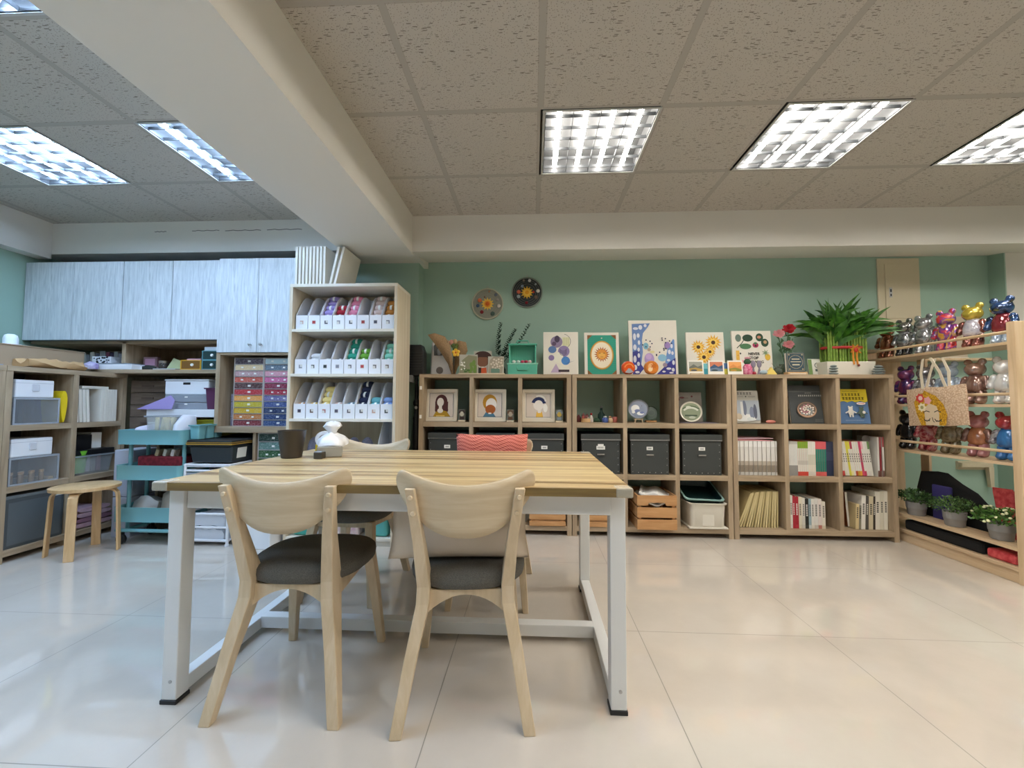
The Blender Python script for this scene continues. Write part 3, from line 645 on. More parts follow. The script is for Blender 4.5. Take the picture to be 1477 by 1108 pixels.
toy = lambda x, z, c: [(c, circ(x, z+.03, .022, .026)), (c, circ(x, z+.058, .017, .014)), (c, rect(x-.016, z-.01, x-.004, z+.02)), (c, rect(x+.004, z-.01, x+.016, z+.02)), (c, [(x-.02, z+.04), (x-.045, z+.025), (x-.04, z+.018), (x-.015, z+.03)]), (c, [(x+.02, z+.04), (x+.045, z+.025), (x+.04, z+.018), (x+.015, z+.03)]), (c, circ(x-.013, z+.072, .006)), (c, circ(x+.013, z+.072, .006))]
cover_book('craft_book', 'blue and yellow craft book with soft toys on its cover', 2.523, 3.42, .876, .235, .275, '5f80ac', [('f0da3c', rect(-.1175, .178, .1175, .275)), ('f0da3c', [(-.1175, .178)]+[(-.1175+.235*k/12, .174-.006*math.sin(k*1.9)) for k in range(13)]+[(.1175, .19)])]+
  glyphs(-.075, .222, 6, .02, '3a3418')+glyphs(-.075, .19, 7, .02, '3a3418')+glyphs(-.07, .252, 12, .008, '6a6030')+[('f4ece4', circ(.055, .158, .034, .011)), ('d06060', rect(.03, .156, .08, .16))]+toy(-.03, .06, 'e6e2d8')+toy(.05, .055, '5a6a5a')+[('e6e2d8', circ(.066, .088, .012))]+glyphs(-.08, .02, 14, .008, 'b0c0d4'), -9)
# ------------------------------------------------------------------ spine-out books
def spine_book(name, label, cat, x, y, z, th, d, h, bands, c=None, lean=0, group=None, marks=None):
    """a book as one closed block: spine of colour bands towards -y, page block on the other edges"""
    mb = MB(); ms = []
    def mi(m):
        if m not in ms: ms.append(m)
        return ms.index(m)
    cov = mi(flat(c or bands[0][1], .5)); pg = mi(M_pages); e = min(.002, th*.2)
    zs = [0.]
    for fr, col in bands: zs.append(zs[-1]+fr*h)
    zs[-1] = h; n = len(zs); vs = []; fs = []; mm = []
    for zz in zs: vs += [(0, 0, zz), (th, 0, zz), (th, d, zz), (0, d, zz)]
    for i in range(n-1):
        a = 4*i; sp = mi(flat(bands[i][1], .5))
        for k in range(4): fs.append((a+k, a+(k+1) % 4, a+4+(k+1) % 4, a+4+k)); mm.append(sp if k == 0 else (pg if k == 2 else cov))
    b = len(vs); T = 4*(n-1); vs += [(e, e, h), (th-e, e, h), (th-e, d, h), (e, d, h)]
    for k in range(4): fs.append((T+k, T+(k+1) % 4, b+(k+1) % 4, b+k)); mm.append(cov)
    c2 = len(vs); vs += [(e, e, h-.003), (th-e, e, h-.003), (th-e, d, h-.003), (e, d, h-.003)]
    for k in range(4): fs.append((b+k, b+(k+1) % 4, c2+(k+1) % 4, c2+k)); mm.append(cov)
    fs.append((c2, c2+1, c2+2, c2+3)); mm.append(pg); fs.append((0, 3, 2, 1)); mm.append(cov)
    mb.v, mb.f, mb.m = vs, fs, mm
    if marks:
        for k in range(marks[1]): z0 = h*marks[2]+k*marks[3]; mb.add([(th*.28, -.0006, z0), (th*.72, -.0006, z0), (th*.72, -.0006, z0+marks[3]*.65), (th*.28, -.0006, z0+marks[3]*.65)], [(0, 1, 2, 3)], mi(flat(marks[0])))
    o = mb.build(name, ms, None, (x, y, z), (0, math.radians(lean), 0)); return tag(o, label, cat, group)
def run(x, y, z, specs, lean=0, gap=.0011):
    for s in specs:
        th = s['th']; spine_book(s.get('name', 'magazine'), s['label'], s.get('cat', 'magazine'), x, y+s.get('dy', 0), z+(th*math.sin(math.radians(s.get('lean', lean))) if s.get('lean', lean) > 0 else 0), th, s.get('d', .21), s['h'], s['bands'], s.get('c'), s.get('lean', lean), s.get('group'), s.get('marks'))
        x += th/math.cos(math.radians(s.get('lean', lean)))+gap
    return x
# row of white journals, 28 alike
run(1.576, 3.36, .4765, [dict(th=.0100, dy=.003*((i*7) % 3), h=.262, label='white craft journal in the tight row of look-alikes under the two pink folders', group='white journals in a tight row', bands=[(.09, 'c8c6c0'), (.2, '8c8070'), (.12, 'b4a898'), (.42, 'dcd9d2'), (.17, 'ecebe6')], c='c8c0b8') for i in range(28)])
for i, (z, c) in enumerate(((.742, 'e8a0a0'), (.7545, 'ecc4cc'))):
    o = MB().prism([(0, 0), (.27, 0), (.275, .004), (.12, .0085), (0, .007)], 0, .2).build('pink_folder', flat(c, .6), None, (1.585+.006*i, 3.365-.004*i, z), (0, math.radians(-1.2*i+.6), math.radians(-1+2*i))); tag(o, ('coral', 'pale pink')[i]+' folder lying on the row of white journals', 'folder')
W = [(1, 'e4e2dc')]
sp = [dict(th=.0096, h=.262, bands=[(.3, '9a9894'), (.62, 'e2e0da'), (.08, 'c8c4bc')], label='white-spined craft magazine in the group beside the divider, left of the green-topped ones', group='white-spined magazines') for i in range(8)]
sp += [dict(th=.0144, h=.262, bands=[(.12, 'd0483c'), (.2, 'e0dcd0'), (.12, 'c8c4b8'), (.36, 'd8d4c8'), (.2, '84a834')], label='cream magazine with green top and red foot on its spine', group='green-topped magazines') for i in range(5)]
sp += [dict(th=.0128, h=.262, bands=[(.12, 'd8d0c4'), (.2, 'e6dccc'), (.3, 'd4cebc'), (.38, 'e8e2d8')], label='cream magazine between the green-topped and coral-topped groups', group='cream-spined magazines') for i in range(4)]
sp += [dict(th=.0148, h=.262, bands=[(.12, 'dc6460'), (.3, '2c7868'), (.36, '348070'), (.22, 'e0646a')], label='teal magazine with coral top and foot on its spine', group='teal and coral magazines') for i in range(5)]
sp += [dict(th=.0142, h=.262, bands=[(.45, '2a3450'), (.25, '3c4460'), (.3, '363c54')], label='navy-spined magazine at the end of the coloured row', group='navy-spined magazines') for i in range(4)]
sp += [dict(th=.012, h=.152, bands=W, label='thin white booklet by the divider, %s of the two beside the navy magazines' % ('first' if i == 0 else 'second'), group='white booklets', name='booklet', cat='booklet') for i in range(2)]
run(1.956, 3.36, .4765, sp)
cs = [('b83a48', 'd8d0c4'), ('e0dcd2', 'c83c3c'), ('e4e0d8', 'd8504c'), ('e6e2d4', 'e0dcc8'), ('dcd8cc', 'e4e0d8'), ('e2d84c', 'e0d84c'), ('e4da50', 'e6e0a0'), ('b04058', 'e0d8d0'), ('e6e0d6', 'b85030'), ('e0dad0', 'c89838'), ('d8d4c8', 'e0a040'), ('c84868', 'd05070'), ('e8b0b8', 'c04060'), ('e4e0d8', 'e0dcd4'), ('dcd8d0', 'd8d4cc'), ('6c8c54', 'e0dcd0')]
nm = ['red-topped', 'white and red', 'white red-footed', 'cream', 'plain white', 'bright yellow', 'pale yellow', 'plum-topped', 'white rust-footed', 'white gold-footed', 'white amber-footed', 'crimson', 'pink and crimson', 'clean white', 'greyish white', 'green-topped white']
run(2.345, 3.36, .481, [dict(th=.0148, h=.262, bands=[(.14, b), (.3, 'e2ded4' if i not in (5, 11) else a), (.34, 'e0dcd2' if i not in (5, 11) else a), (.22, a)], label='%s magazine spine, %s in the leaning mixed row' % (nm[i], ORD[i]), group='leaning mixed magazines', marks=('6a6660', 4, .4, .018)) for i, (a, b) in enumerate(cs)], lean=-7)
for i, (x, c) in enumerate(((2.632, 'd8d4cc'), (2.648, '8c2c34'), (2.668, 'd0ccc4'))):
    spine_book('book', ['white book standing near the end panel', 'dark red book standing near the end panel', 'white book touching the end panel'][i]+', after the leaning magazines', 'book', x, 3.36, .4765, .013, .2, .30, [(.15, '7a5a50'), (.6, c), (.25, '9c4a4c' if i else c)], c)
t = thing('hand_mirror', 'round grey hand mirror hanging above the gap in the magazine row', 'mirror', (2.60, 3.43, .4765), 0)
MB().lathe([(.03, .004), (.03, -.004), (.026, -.006)], 24, (0, 0, .28), 'y').build('glass', mat('dull_mirror', '8c8884', .3, .4), t, smooth=40); bx('handle', (-.008, .008, -.004, .004, 0, .252), flat('5c5650'), t, .002)
# bottom row: manila files, books
for i in range(15):
    ln = (22, 20, 17, 16, 14, 12, 11, 9, 8, 7, 5, 4, 3, 2, 1)[i]; h = .275
    o = MB().prism([(0, 0), (.011, 0), (.013, h), (-.001, h)], 0, .28).build('manila_file', flat(('c9b886', 'd3c392', 'bfae7c')[i % 3], .7), None, (1.578+.0212*i-(0.0 if i else 0), 3.36+.003*(i % 3), .0775+.0115*math.sin(math.radians(ln))), (0, math.radians(ln), 0))
    tag(o, '%s manila file from the cabinet side in the fanned row' % ORD[i], 'file', 'manila files on the bottom row')
bks = [(.013, .255, '2c3440', 'a0a4a8', 'dark slate book with a pale foot'), (.02, .25, 'e4dfd4', 'd8d4cc', 'white book against the slate one'), (.018, .245, 'b02838', 'b02838', 'crimson book'), (.024, .24, 'a82030', 'b83040', 'thicker crimson book'), (.024, .238, 'dcd2bc', 'd4c8b0', 'cream book beside the crimson pair'), (.022, .232, 'd8d2c6', 'ccc6ba', 'pale grey book'), (.025, .225, '22221f', '3a3a36', 'black book with white lettering'),
       (.018, .225, '98b0b8', 'c8d0d0', 'pale blue book'), (.022, .225, 'e0dcd2', 'd8d2c4', 'white book after the blue one'), (.026, .228, 'dcd8d0', 'c0b8ac', 'tall white book'), (.026, .225, 'e0d4cc', 'b87868', 'white and rose book'), (.026, .205, 'ded6c6', 'd0c4ac', 'short cream book at the row end')]
run(1.958, 3.36, .0765, [dict(name='book', cat='book', th=a, h=h, bands=[(.12, c2), (.88, c)], c=c, d=.2, label=l+', bottom row of mixed books', marks=('e8e4dc' if c in ('22221f', 'b02838', 'a82030', '2c3440') else '5c5650', 7, .42, .013)) for a, h, c, c2, l in bks], lean=0)
spine_book('book', 'large rust-covered art book leaning in the last bottom cube', 'book', 2.44, 3.42, .081, .016, .24, .265, [(1, 'e0dcd0')], '8a4a22', -4)
bk2 = [(.024, .19, 'd8c494', 'short yellowish book with its cover showing'), (.016, .18, '8a8674', 'small olive book'), (.03, .255, 'e6e2d8', 'white book with dotted spine'), (.022, .25, '54504a', 'dark thin book'), (.032, .25, 'cfc3a4', 'beige book'), (.016, .25, '3c3630', 'dark brown book'), (.034, .285, 'e6e0d0', 'tall cream book'), (.026, .288, 'd8d2be', 'tall ivory book'), (.028, .29, 'e2dccc', 'tall pale book leaning on the end panel')]
run(2.452, 3.36, .0775, [dict(name='book', cat='book', th=a, h=h, bands=[(1, c)], d=.17 if i < 2 else .24, lean=3-.2*i if i < 6 else 1.2, label=l+', last bottom cube', marks=('4a4640' if c not in ('54504a', '3c3630') else 'd8d4c8', 6, .45, .014)) for i, (a, h, c, l) in enumerate(bk2)])
# ------------------------------------------------------------------ on the wall
ZT = 1.2545
def hoop(x, z, r, ring, cloth, sun, label):
    t = thing('embroidery_hoop', label, 'embroidery hoop', (x, 3.708, z), 0, 'solar system hoops on the wall')
    MB().lathe([(r*.93, -.002), (r*.93, -.014), (r, -.014), (r, -.002)], 48, ax='y').build('ring', mat('hoop_'+ring, ring, .5), t, smooth=40)
    MB().lathe([(r*.94, -.004), (r*.94, -.006)], 48, ax='y').build('cloth', mat('cloth_'+cloth, cloth, .95, bmp=(500, .3)), t, smooth=40)
    sh = []
    for q in (.42, .56, .7, .82): sh += [('8a8a80' if cloth != '8c8c80' else '74746a', arc(0, 0, r*q, .0015, a, a+88, 16)) for a in (0, 90, 180, 270)]
    art(sh, t, 'stitched_orbit', y=-.0065, step=.00001)
    s = MB().lathe([(.0, -.014), (r*.2, -.012), (r*.27, -.006)], 24, ax='y').build('sun_disc', flat(sun[0], .9), t, smooth=60)
    ray = MB(); pts = star(0, 0, r*.42, r*.26, 12); ray.prism(pts, -.011, -.006, 'y'); ray.build('sun_ray', flat(sun[1], .9), t)
    MB().lathe([(.0, -.018), (r*.1, -.016), (r*.13, -.0125)], 18, ax='y').build('sun_heart', flat(sun[2], .9), t, smooth=60)
    pl = [(82, .8, 'b08060', .07), (48, .78, '6c7484', .1), (22, .68, 'a09890', .09), (-10, .72, 'e0d4c8', .12), (-62, .7, '4c6058', .14), (-125, .62, '7c2028', .12), (-170, .62, '3c5470', .11), (155, .55, 'd8744c', .13), (112, .48, '7c5c4c', .06)]
    if cloth != '8c8c80': pl = [(78, .8, 'd0d0d4', .1), (105, .82, 'a08c80', .07), (44, .78, 'a8acb0', .07), (125, .52, '8494a8', .1), (8, .72, 'e0dcd4', .12), (-28, .66, '6a584c', .13), (-92, .66, '8a2430', .1), (205, .6, 'a8b4b8', .12), (175, .54, 'd86c50', .13), (5, .42, 'c0402c', .08)]
    for a, q, c, s_ in pl:
        a = math.radians(a); MB().ell((r*q*math.cos(a), -.008, r*q*math.sin(a)), (r*s_, .006, r*s_), 10).build('planet', flat(c, .9), t, smooth=180)
    MB().tube([(-.004, -.008, r+.0), (-.004, -.008, r+.02), (.004, -.008, r+.02), (.004, -.008, r)], .0025, 6).build('hanger', M_steel, t, smooth=60)
hoop(-.407, 1.912, .142, 'b8b49c', '8c8c80', ('e8983a', 'ecc050', 'd8642c'), 'grey embroidery hoop with orange sun and felt planets, lower of two')
hoop(-.054, 2.012, .138, '7c8478', '34383a', ('f0c04c', 'e8b43c', 'e8a028'), 'dark embroidery hoop with yellow sun and felt planets, higher of two')
t = thing('electrical_panel', 'cream metal electrical panel set in the green wall above the bear rack', 'electrical panel', (3.122, 3.71, 1.70), 0)
M_cream = mat('cream_enamel', 'd0c4a8', .5)
bx('frame', (-.172, .172, -.014, 0, 0, .58), M_cream, t, .003); bx('door', (-.115, .12, -.02, -.0145, .06, .53), M_cream, t, .002)
MB().loft([(-.075, -.0215, .24, .012, .0015), (-.075, -.0215, .325, .012, .0015)]).build('latch', M_steel, t, bevel=.006); bx('latch_hole', (-.081, -.069, -.0246, -.0231, .285, .31), M_black, t, .004); bx('latch_hole', (-.080, -.070, -.0246, -.0231, .25, .27), M_black, t, .004)
# ------------------------------------------------------------------ on top of the bookcases
t = thing('desktop_machine', 'white upright desktop machine with round grey dial, at the end of the bookcase', 'machine', (-.775, 3.52, ZT), 0)
MB().prism([(-.095, 0), (.11, 0), (.105, .06), (.045, .13), (.03, .19), (.03, .30), (-.06, .30), (-.085, .285)], -.02, .12).build('body', mat('glossy_white', 'e6e4e4', .25), t, bevel=.015, smooth=40)
MB().prism([(-.062, .17), (.01, .17), (.016, .20), (.01, .272), (-.05, .276), (-.066, .25)], -.023, -.019).build('recess', mat('grey_recess', '5c5c5e', .4), t, bevel=.004)
MB().ell((-.02, -.026, .2), (.022, .012, .028), 12).build('nozzle', mat('nozzle_grey', '9a9ea4', .3), t, smooth=180)
MB().lathe([(.03, -.021), (.027, -.024), (.024, -.0235)], 24, (-.012, 0, .045), 'y').build('dial', mat('dial_grey', '7c7470', .4), t, smooth=40)
t = thing('dried_bouquet', 'dried flower bouquet in brown woven paper wrap, leaning on the white machine', 'bouquet', (-.66, 3.40, ZT), (0, math.radians(-6), 0))
mw = knit_mat('woven_wrap', '8a6c4a', 'bc9c74', 60, 80, .6); W = MB()
def petal(pts, y0, dy):
    n = len(pts)//2; vs = [(x, y0+dy*math.sin(i*1.3), z) for i, (x, z) in enumerate(pts)]
    return MB().add(vs, [(i, i+1, len(pts)-2-i, len(pts)-1-i) for i in range(n-1)])
petal([(.0, .0), (-.022, .09), (-.068, .18), (-.115, .265), (-.165, .345), (-.11, .355), (-.03, .32), (.01, .24), (.02, .14), (.015, .0)], -.02, .012).build('wrap', mw, t, smooth=60, solid=.003)
petal([(.005, .0), (.02, .09), (.035, .17), (.05, .25), (.075, .28), (.135, .26), (.14, .19), (.1, .12), (.05, .06), (.02, .0)], .025, .012).build('wrap', mw, t, smooth=60, solid=.003)
for x, z, c, r in ((.045, .215, '5c6a34', .022), (.03, .24, '4c5c2c', .018), (.06, .235, '6c7434', .016), (.02, .265, 'c08878', .02), (.05, .27, 'b89870', .018), (-.01, .27, 'a88c70', .016)):
    MB().ell((x, -.005, z), (r, r*.8, r*1.2), 10).build('dried_head', mat('dried_'+c, c, .9, bmp=(200, .8)), t, smooth=180)
f = MB()
for k in range(5): a = k*1.2566+.3; f.ell((.052+.02*math.cos(a), -.028, .175+.02*math.sin(a)), (.015, .006, .015), 8)
f.build('yellow_flower', flat('f0c040', .7), t, smooth=180); MB().ell((.052, -.034, .175), (.008, .006, .008), 8).build('flower_eye', flat('d8702c'), t, smooth=180)
MB().tube([(.012, -.01, 0), (.02, -.015, .08), (.035, -.02, .16)], .006, 6).build('stem', flat('3c2c20'), t, smooth=60)
standee(-.525, 3.385, ZT, .15, .165, 'clear standee printed with green plant and white blossoms, beside the bouquet', [('8c8a6c', [(-.072, .012), (.07, .012), (.07, .15), (.0, .16), (-.05, .12), (-.072, .07)])]+[('6c8a3c', circ(.035+.02*math.cos(k), .06+.04*math.sin(k*1.7), .012, .022)) for k in range(8)]+[('4c6a34', circ(-.02+.02*math.cos(k*2), .035+.012*math.sin(k), .014, .008)) for k in range(5)]+[('e8e4d8', circ(-.045+.014*math.cos(k*2.2), .07+.03*math.sin(k*1.3), .007)) for k in range(8)])
st = standee(-.41, 3.40, ZT, .145, .195, 'standee cut as a round brown-haired head with orange scarf, between two printed standees', [('3c2018', circ(0, .14, .075, .055)), ('7a5038', circ(0, .115, .052, .05)), ('3c2018', [(-.06, .13), (-.05, .175), (.05, .175), (.06, .13), (.03, .145), (-.03, .145)]), ('2c2420', [(-.035, .012), (-.035, .065), (-.01, .06), (-.012, .012)]), ('d0582c', [(-.012, .012), (-.012, .055), (.03, .06), (.034, .012)]), ('d8d0c0', rect(-.03, .06, .012, .067))], True)
standee(-.30, 3.39, ZT, .13, .15, 'clear standee printed with pale blossoms beside the brown-haired head', [('a89c88', [(-.06, .012), (.05, .012), (.064, .14), (-.02, .148), (-.05, .12)])]+[('d8ccb8', circ(.01+.05*math.cos(k*2.4)*math.sqrt(k/18), .085+.055*math.sin(k*2.4)*math.sqrt(k/18), .008)) for k in range(18)]+[('6c8a78', rect(-.04, .016, .03, .05))])
t = thing('eucalyptus_vase', 'dark eucalyptus sprigs standing in a slim vase behind the mint crate', 'plant', (-.27, 3.58, ZT), 0)
MB().lathe([(.03, 0), (.036, .01), (.036, .06), (.018, .1), (.02, .125)], 18).build('vase', mat('dark_green_vase', '2c4038', .2), t, smooth=50)
mle = mat('eucalyptus_leaf', '2c4a3c', .7)
for pts in ([(0, 0, .1), (-.03, 0, .22), (-.025, -.01, .34), (-.005, -.01, .47)], [(0, 0, .1), (.02, 0, .2), (.07, -.01, .31), (.125, -.02, .41)], [(.005, 0, .1), (.07, 0, .19), (.16, -.02, .30), (.245, -.03, .455)]):
    s = MB().tube(pts, [.003, .0025, .002, .001], 5).build('sprig', mat('eucalyptus_stem', '3a3c30', .8), t, smooth=60); lf = MB()
    for k in range(64):
        q = .2+.78*k/64; i = min(int(q*3), 2); r_ = q*3-i; p = Vector(pts[i]).lerp(Vector(pts[i+1]), r_); a = k*2.3; L = .034*(1.15-.55*q)
        d = Vector((math.cos(a), math.sin(a)*.8, .5)).normalized(); n_ = d.cross(Vector((.3, .2, 1))).normalized()*L*.4
        lf.add([p, p+d*L*.55+n_, p+d*L, p+d*L*.55-n_], [(0, 1, 2, 3)])
    lf.build('foliage', mle, s)
M_mint = mat('mint_plastic', '5cb49a', .4)
t = thing('mint_crate', 'mint green plastic crate standing on end with shelf of tiny trinkets', 'crate', (-.085, 3.40, ZT), 0)
bx('back', (-.11, .11, .085, .093, .012, .25), M_mint, t)
rb = MB()
for k in range(12): rb.box(-.105+.0185*k, -.098+.0185*k, .081, .085, .09, .24)
rb.build('rib', M_mint, t)
for s in (-1, 1): bx('side', (s*.106-.005, s*.106+.005, 0, .085, .09, .25), M_mint, t, .002)
bx('top_rim', (-.118, .118, -.005, .095, .245, .257), M_mint, t, .003); MB().prism([(-.118, 0), (.118, 0), (.122, .095), (-.122, .095)], -.012, .08).build('tray', M_mint, t, bevel=.006)
bx('tray_rim', (-.126, .126, -.016, .085, .085, .096), mat('pale_mint', '8ccab4', .4), t, .003); bx('foot', (-.10, .10, -.008, .08, -.0, .006), mat('pale_mint'), t)
MB().tube([(-.045, -.014, .065), (-.04, -.018, .04), (.04, -.018, .04), (.045, -.014, .065)], .005, 6).build('handle', M_mint, t, smooth=60); MB().tube([(-.05, .04, .255), (-.045, .04, .285), (.045, .04, .285), (.05, .04, .255)], .006, 6).build('handle', M_mint, t, smooth=60)
for k, (x, c, n_) in enumerate(((-.07, 'dcdcd4', 'white'), (-.035, 'b8c8c0', 'pale green'), (0., 'c04060', 'magenta'), (.03, 'a83850', 'dark pink'), (.06, 'd0b0b0', 'blush'))):
    o = MB().ell((0, 0, .012), (.016, .012, .013), 10).build('felt_ball', flat(c, .9), None, (-.085+x, 3.41, ZT+.0965), smooth=180); tag(o, n_+' felt ball lying in the mint crate', 'felt ball', 'felt balls in the mint crate')
# canvases
c = canvas('canvas_print', 'canvas with lilac and blue overlapping abstract shapes, beside the mint crate', 'canvas', .232, 3.48, ZT, .29, .37, lean=-5)
art([('8c7c98', circ(-.035, .285, .05)), ('4a3c54', circ(-.03, .31, .022, .03)), ('5c4a64', circ(-.055, .27, .018)), ('e0dcb0', rect(.015, .25, .075, .325)), ('4a4440', arc(.02, .29, .062, .003, -60, 80)), ('5878a8', circ(-.07, .22, .034, .03)), ('9080a8', circ(.025, .205, .048)), ('e8e4d4', [(-.075, .16), (-.02, .2), (.02, .17), (.01, .09), (-.05, .12)]), ('8a74a0', circ(-.078, .15, .024)), ('4a86c8', circ(.04, .125, .036)), ('3c4a78', [(.04, .1), (.115, .125), (.06, .11)]), ('c0a8c4', [(-.085, .025), (-.04, .1), (.0, .025)]), ('e8e4d4', rect(-.005, .05, .065, .09)), ('3c2c34', rect(-.02, .03, .07, .05)), ('9088a0', rect(-.09, .006, .03, .013))]+[('54465c', arc(.02, .2+.012*k, .03, .004, 200, 340)) for k in range(4)]+[('6c685c', rect(.02+.014*k, .255, .0215+.014*k, .32)) for k in range(4)], c)
c = canvas('canvas_print', 'green canvas print with an orange sun inside a cream oval', 'canvas', .571, 3.48, ZT, .285, .365, lean=-5)
S = [('2f9c84', rect(-.118, .008, .118, .342))]+[('2a8a76', rect(-.118, .02+.016*k, .118, .022+.016*k)) for k in range(20)]+[('8a5c34', [(sx*.118, zz), (sx*.075, zz), (sx*.118, zz+dz)][::sx]) for sx in (-1, 1) for zz, dz in ((.342, -.04), (.008, .04))]
S += [('b08038', circ(0, .172, .098, .122, 36)), ('e0b060', circ(0, .172, .092, .116, 36)), ('efe2c8', circ(0, .172, .084, .108, 36)), ('b86428', star(0, .178, .066, .042, 18)), ('e0943a', circ(0, .178, .042)), ('e8b050', circ(0, .168, .028, .024)), ('5c3418', rect(-.026, .186, -.01, .19)), ('5c3418', rect(.01, .186, .026, .19)), ('a8482c', rect(-.012, .154, .012, .158)), ('c8c0b0', circ(0, .315, .006))]
art(S, c)
c = canvas('canvas_print', 'tallest canvas with blue and indigo coral branches', 'canvas', .997, 3.495, ZT, .395, .47, lean=-5)
S = [('6884b8', [(-.17, .44), (-.02, .445), (-.04, .41), (-.08, .36), (-.09, .3), (-.085, .2), (-.1, .1), (-.11, .02), (-.17, .02)]), ('3a3c8c', [(-.17, .2), (-.11, .22), (-.105, .1), (-.08, .06), (-.12, .012), (-.172, .012)]), ('6c90c8', [(.175, .3), (.165, .31), (.12, .24), (.1, .15), (.09, .09), (.175, .08)]), ('34348c', [(.178, .15), (.12, .11), (.06, .05), (.02, .012), (.178, .012)])]
for x, z, a, b in ((-.14, .4, .022, .012), (-.1, .41, .016, .02), (-.06, .425, .012, .014), (-.15, .33, .012, .03), (-.12, .34, .012, .02), (-.115, .28, .01, .02), (-.15, .24, .014, .025), (-.12, .22, .01, .018), (-.152, .14, .013, .03), (-.15, .07, .014, .022), (-.12, .17, .01, .02), (-.125, .1, .012, .018), (-.135, .03, .018, .01), (.15, .25, .01, .02), (.13, .2, .012, .02), (.155, .19, .01, .016), (.16, .11, .011, .02), (.12, .13, .014, .01), (.12, .06, .02, .01), (.155, .05, .012, .016), (.08, .035, .014, .008), (.14, .025, .018, .007)): S.append(('dcdde4', circ(x, z, a, b, 12)))
S += [('7cb0c4', circ(-.06, .25, .022, .028)), ('b098c8', circ(-.035, .14, .04, .05)), ('c8a8d4', circ(-.04, .16, .024)), ('88b8d0', circ(.07, .15, .035, .03)), ('9a80b8', circ(.115, .255, .024, .03)), ('b89c88', circ(-.035, .22, .014)), ('9a8898', circ(.09, .09, .018)), ('e0d49c', circ(-.01, .2, .02, .01))]
for k in range(18): a = k*.9; S.append(('2c2848', circ((-.05, .06, .11)[k % 3]+.04*math.cos(a), (.27, .2, .29)[k % 3]+.03*math.sin(a*1.3), .006)))
art(S, c)
c = canvas('canvas_print', 'cream canvas with four yellow sunflowers', 'canvas', 1.418, 3.49, ZT, .305, .365, lean=-5)
S = []
for x, z, r in ((-.055, .24, .064), (.066, .278, .07), (.036, .2, .05), (-.015, .155, .064)):
    S += [('e8b440', star(x, z, r, r*.55, 14)), ('dc9c30', star(x, z, r*.8, r*.45, 11, .2)), ('f0c860', star(x, z, r*.62, r*.4, 10, .1)), ('4a2c1c', circ(x, z, r*.24))]
art(S, c)
c = canvas('canvas_print', 'canvas with leaves, fruit and a hand-lettered slogan', 'canvas', 1.792, 3.49, ZT, .315, .375, lean=-5)
lf = lambda x, z, a, b, c_: (c_, circ(x, z, a, b, 16))
S = [lf(-.105, .315, .024, .032, '66786c'), lf(-.03, .315, .042, .03, '23402c'), lf(-.05, .245, .046, .024, '4c7850'), ('2a3c2c', stroke([(-.12, .23), (-.08, .27), (-.06, .3)], .006)), lf(.065, .32, .03, .034, '2c4a34'), lf(.062, .322, .016, .012, 'c88870'), lf(.105, .275, .03, .034, '2c4a34'), lf(.108, .28, .014, .014, 'c8a078'), lf(.03, .255, .024, .022, 'b0305c'), lf(.03, .27, .014, .01, '4c7850'), lf(.03, .25, .008, .008, '2c1c24'),
     lf(.12, .155, .022, .028, 'e0b43c'), ('78906c', star(.105, .19, .034, .01, 7)), ('e8b850', rect(-.13, .13, -.103, .21)), lf(-.095, .185, .006, .008, '3c3434'), lf(-.115, .17, .004, .004, 'c87830'), lf(-.08, .12, .012, .012, 'e8a0a8')]
art(S, c)
text('NEVER', .031, c, .012, .172, '26221f', -.004, bold=.0006); text('STOP', .031, c, .008, .138, '26221f', -.004, bold=.0006); text('GROWING', .029, c, .014, .105, '26221f', -.004, bold=.0006)
# paperweights in front of the coral canvas
def weight(x, r, cols, label):
    t = thing('paperweight', label, 'paperweight', (x, 3.36, ZT), 0, 'round paperweights')
    MB().lathe([(r*.9, 0), (r, .004), (r, .02), (r*.86, .027)], 32, (0, 0, 0), 'y').build('disc', mat('weight_'+cols[0], cols[0], .15, coat=.6), t, (0, 0, r), smooth=40)
    art([(c_, [(px*r, r+pz*r) for px, pz in P]) for c_, P in cols[1]], t, y=-.0282, rough=.2)
M1 = [('d8541c', circ(0, 0, .84)), ('e89048', arc(0, -.1, .62, .16, 10, 170)), ('a8a8ac', [(-.6, -.7), (-.1, -.1), (.2, -.15), (.62, -.66), (0, -.84)])]
M2 = [('d88030', circ(0, 0, .84)), ('e8b078', circ(-.2, .1, .4, .5)), ('c86c28', star(.2, .2, .5, .25, 7)), ('f0d0a0', circ(-.3, -.3, .3))]
weight(.757, .054, ('c84c1c', M1), 'orange glass paperweight with grey peak, between two canvases')
weight(.938, .056, ('c87830', M2), 'amber glass paperweight with cream swirls, before the coral canvas')
# cards on ledges
def card(x, y, w, h, label, shapes, z0=.012, frame='f0ebe0', rz=0):
    t = thing('postcard', label, 'postcard', (x, y, ZT), (math.radians(-7), 0, rz), 'small cards standing in a row')
    bx('sheet', (-w/2, w/2, 0, .002, 0, h), flat(frame), t); art(shapes, t)
L_ = lambda w, h, a: [(a[0], rect(-w, .028, w, h)), (a[1], [(-w, .06), (-w*.3, .085), (w*.3, .065), (w, .08), (w, .05), (-w, .045)]), (a[2], [(-w, .05), (0, .058), (w, .045), (w, .028), (-w, .028)]), (a[3], circ(-w*.3, .036, w*.5, .007))]
card(1.288, 3.37, .125, .118, 'white-framed card of yellow and slate mountains before the sunflower canvas', L_(.052, .105, ('9c9c90', '6c7068', 'b89448', '4a5058')), rz=.05)
card(1.365, 3.385, .05, .095, 'narrow teal card between the first two framed cards', [('3c98a8', rect(-.022, .004, .022, .05)), ('74c0c8', rect(-.022, .05, .022, .092))])
card(1.448, 3.37, .12, .116, 'white-framed card of a blue mountain under red sky', L_(.05, .104, ('c87858', '3c5878', '6c8098', '34484c')), rz=.03)
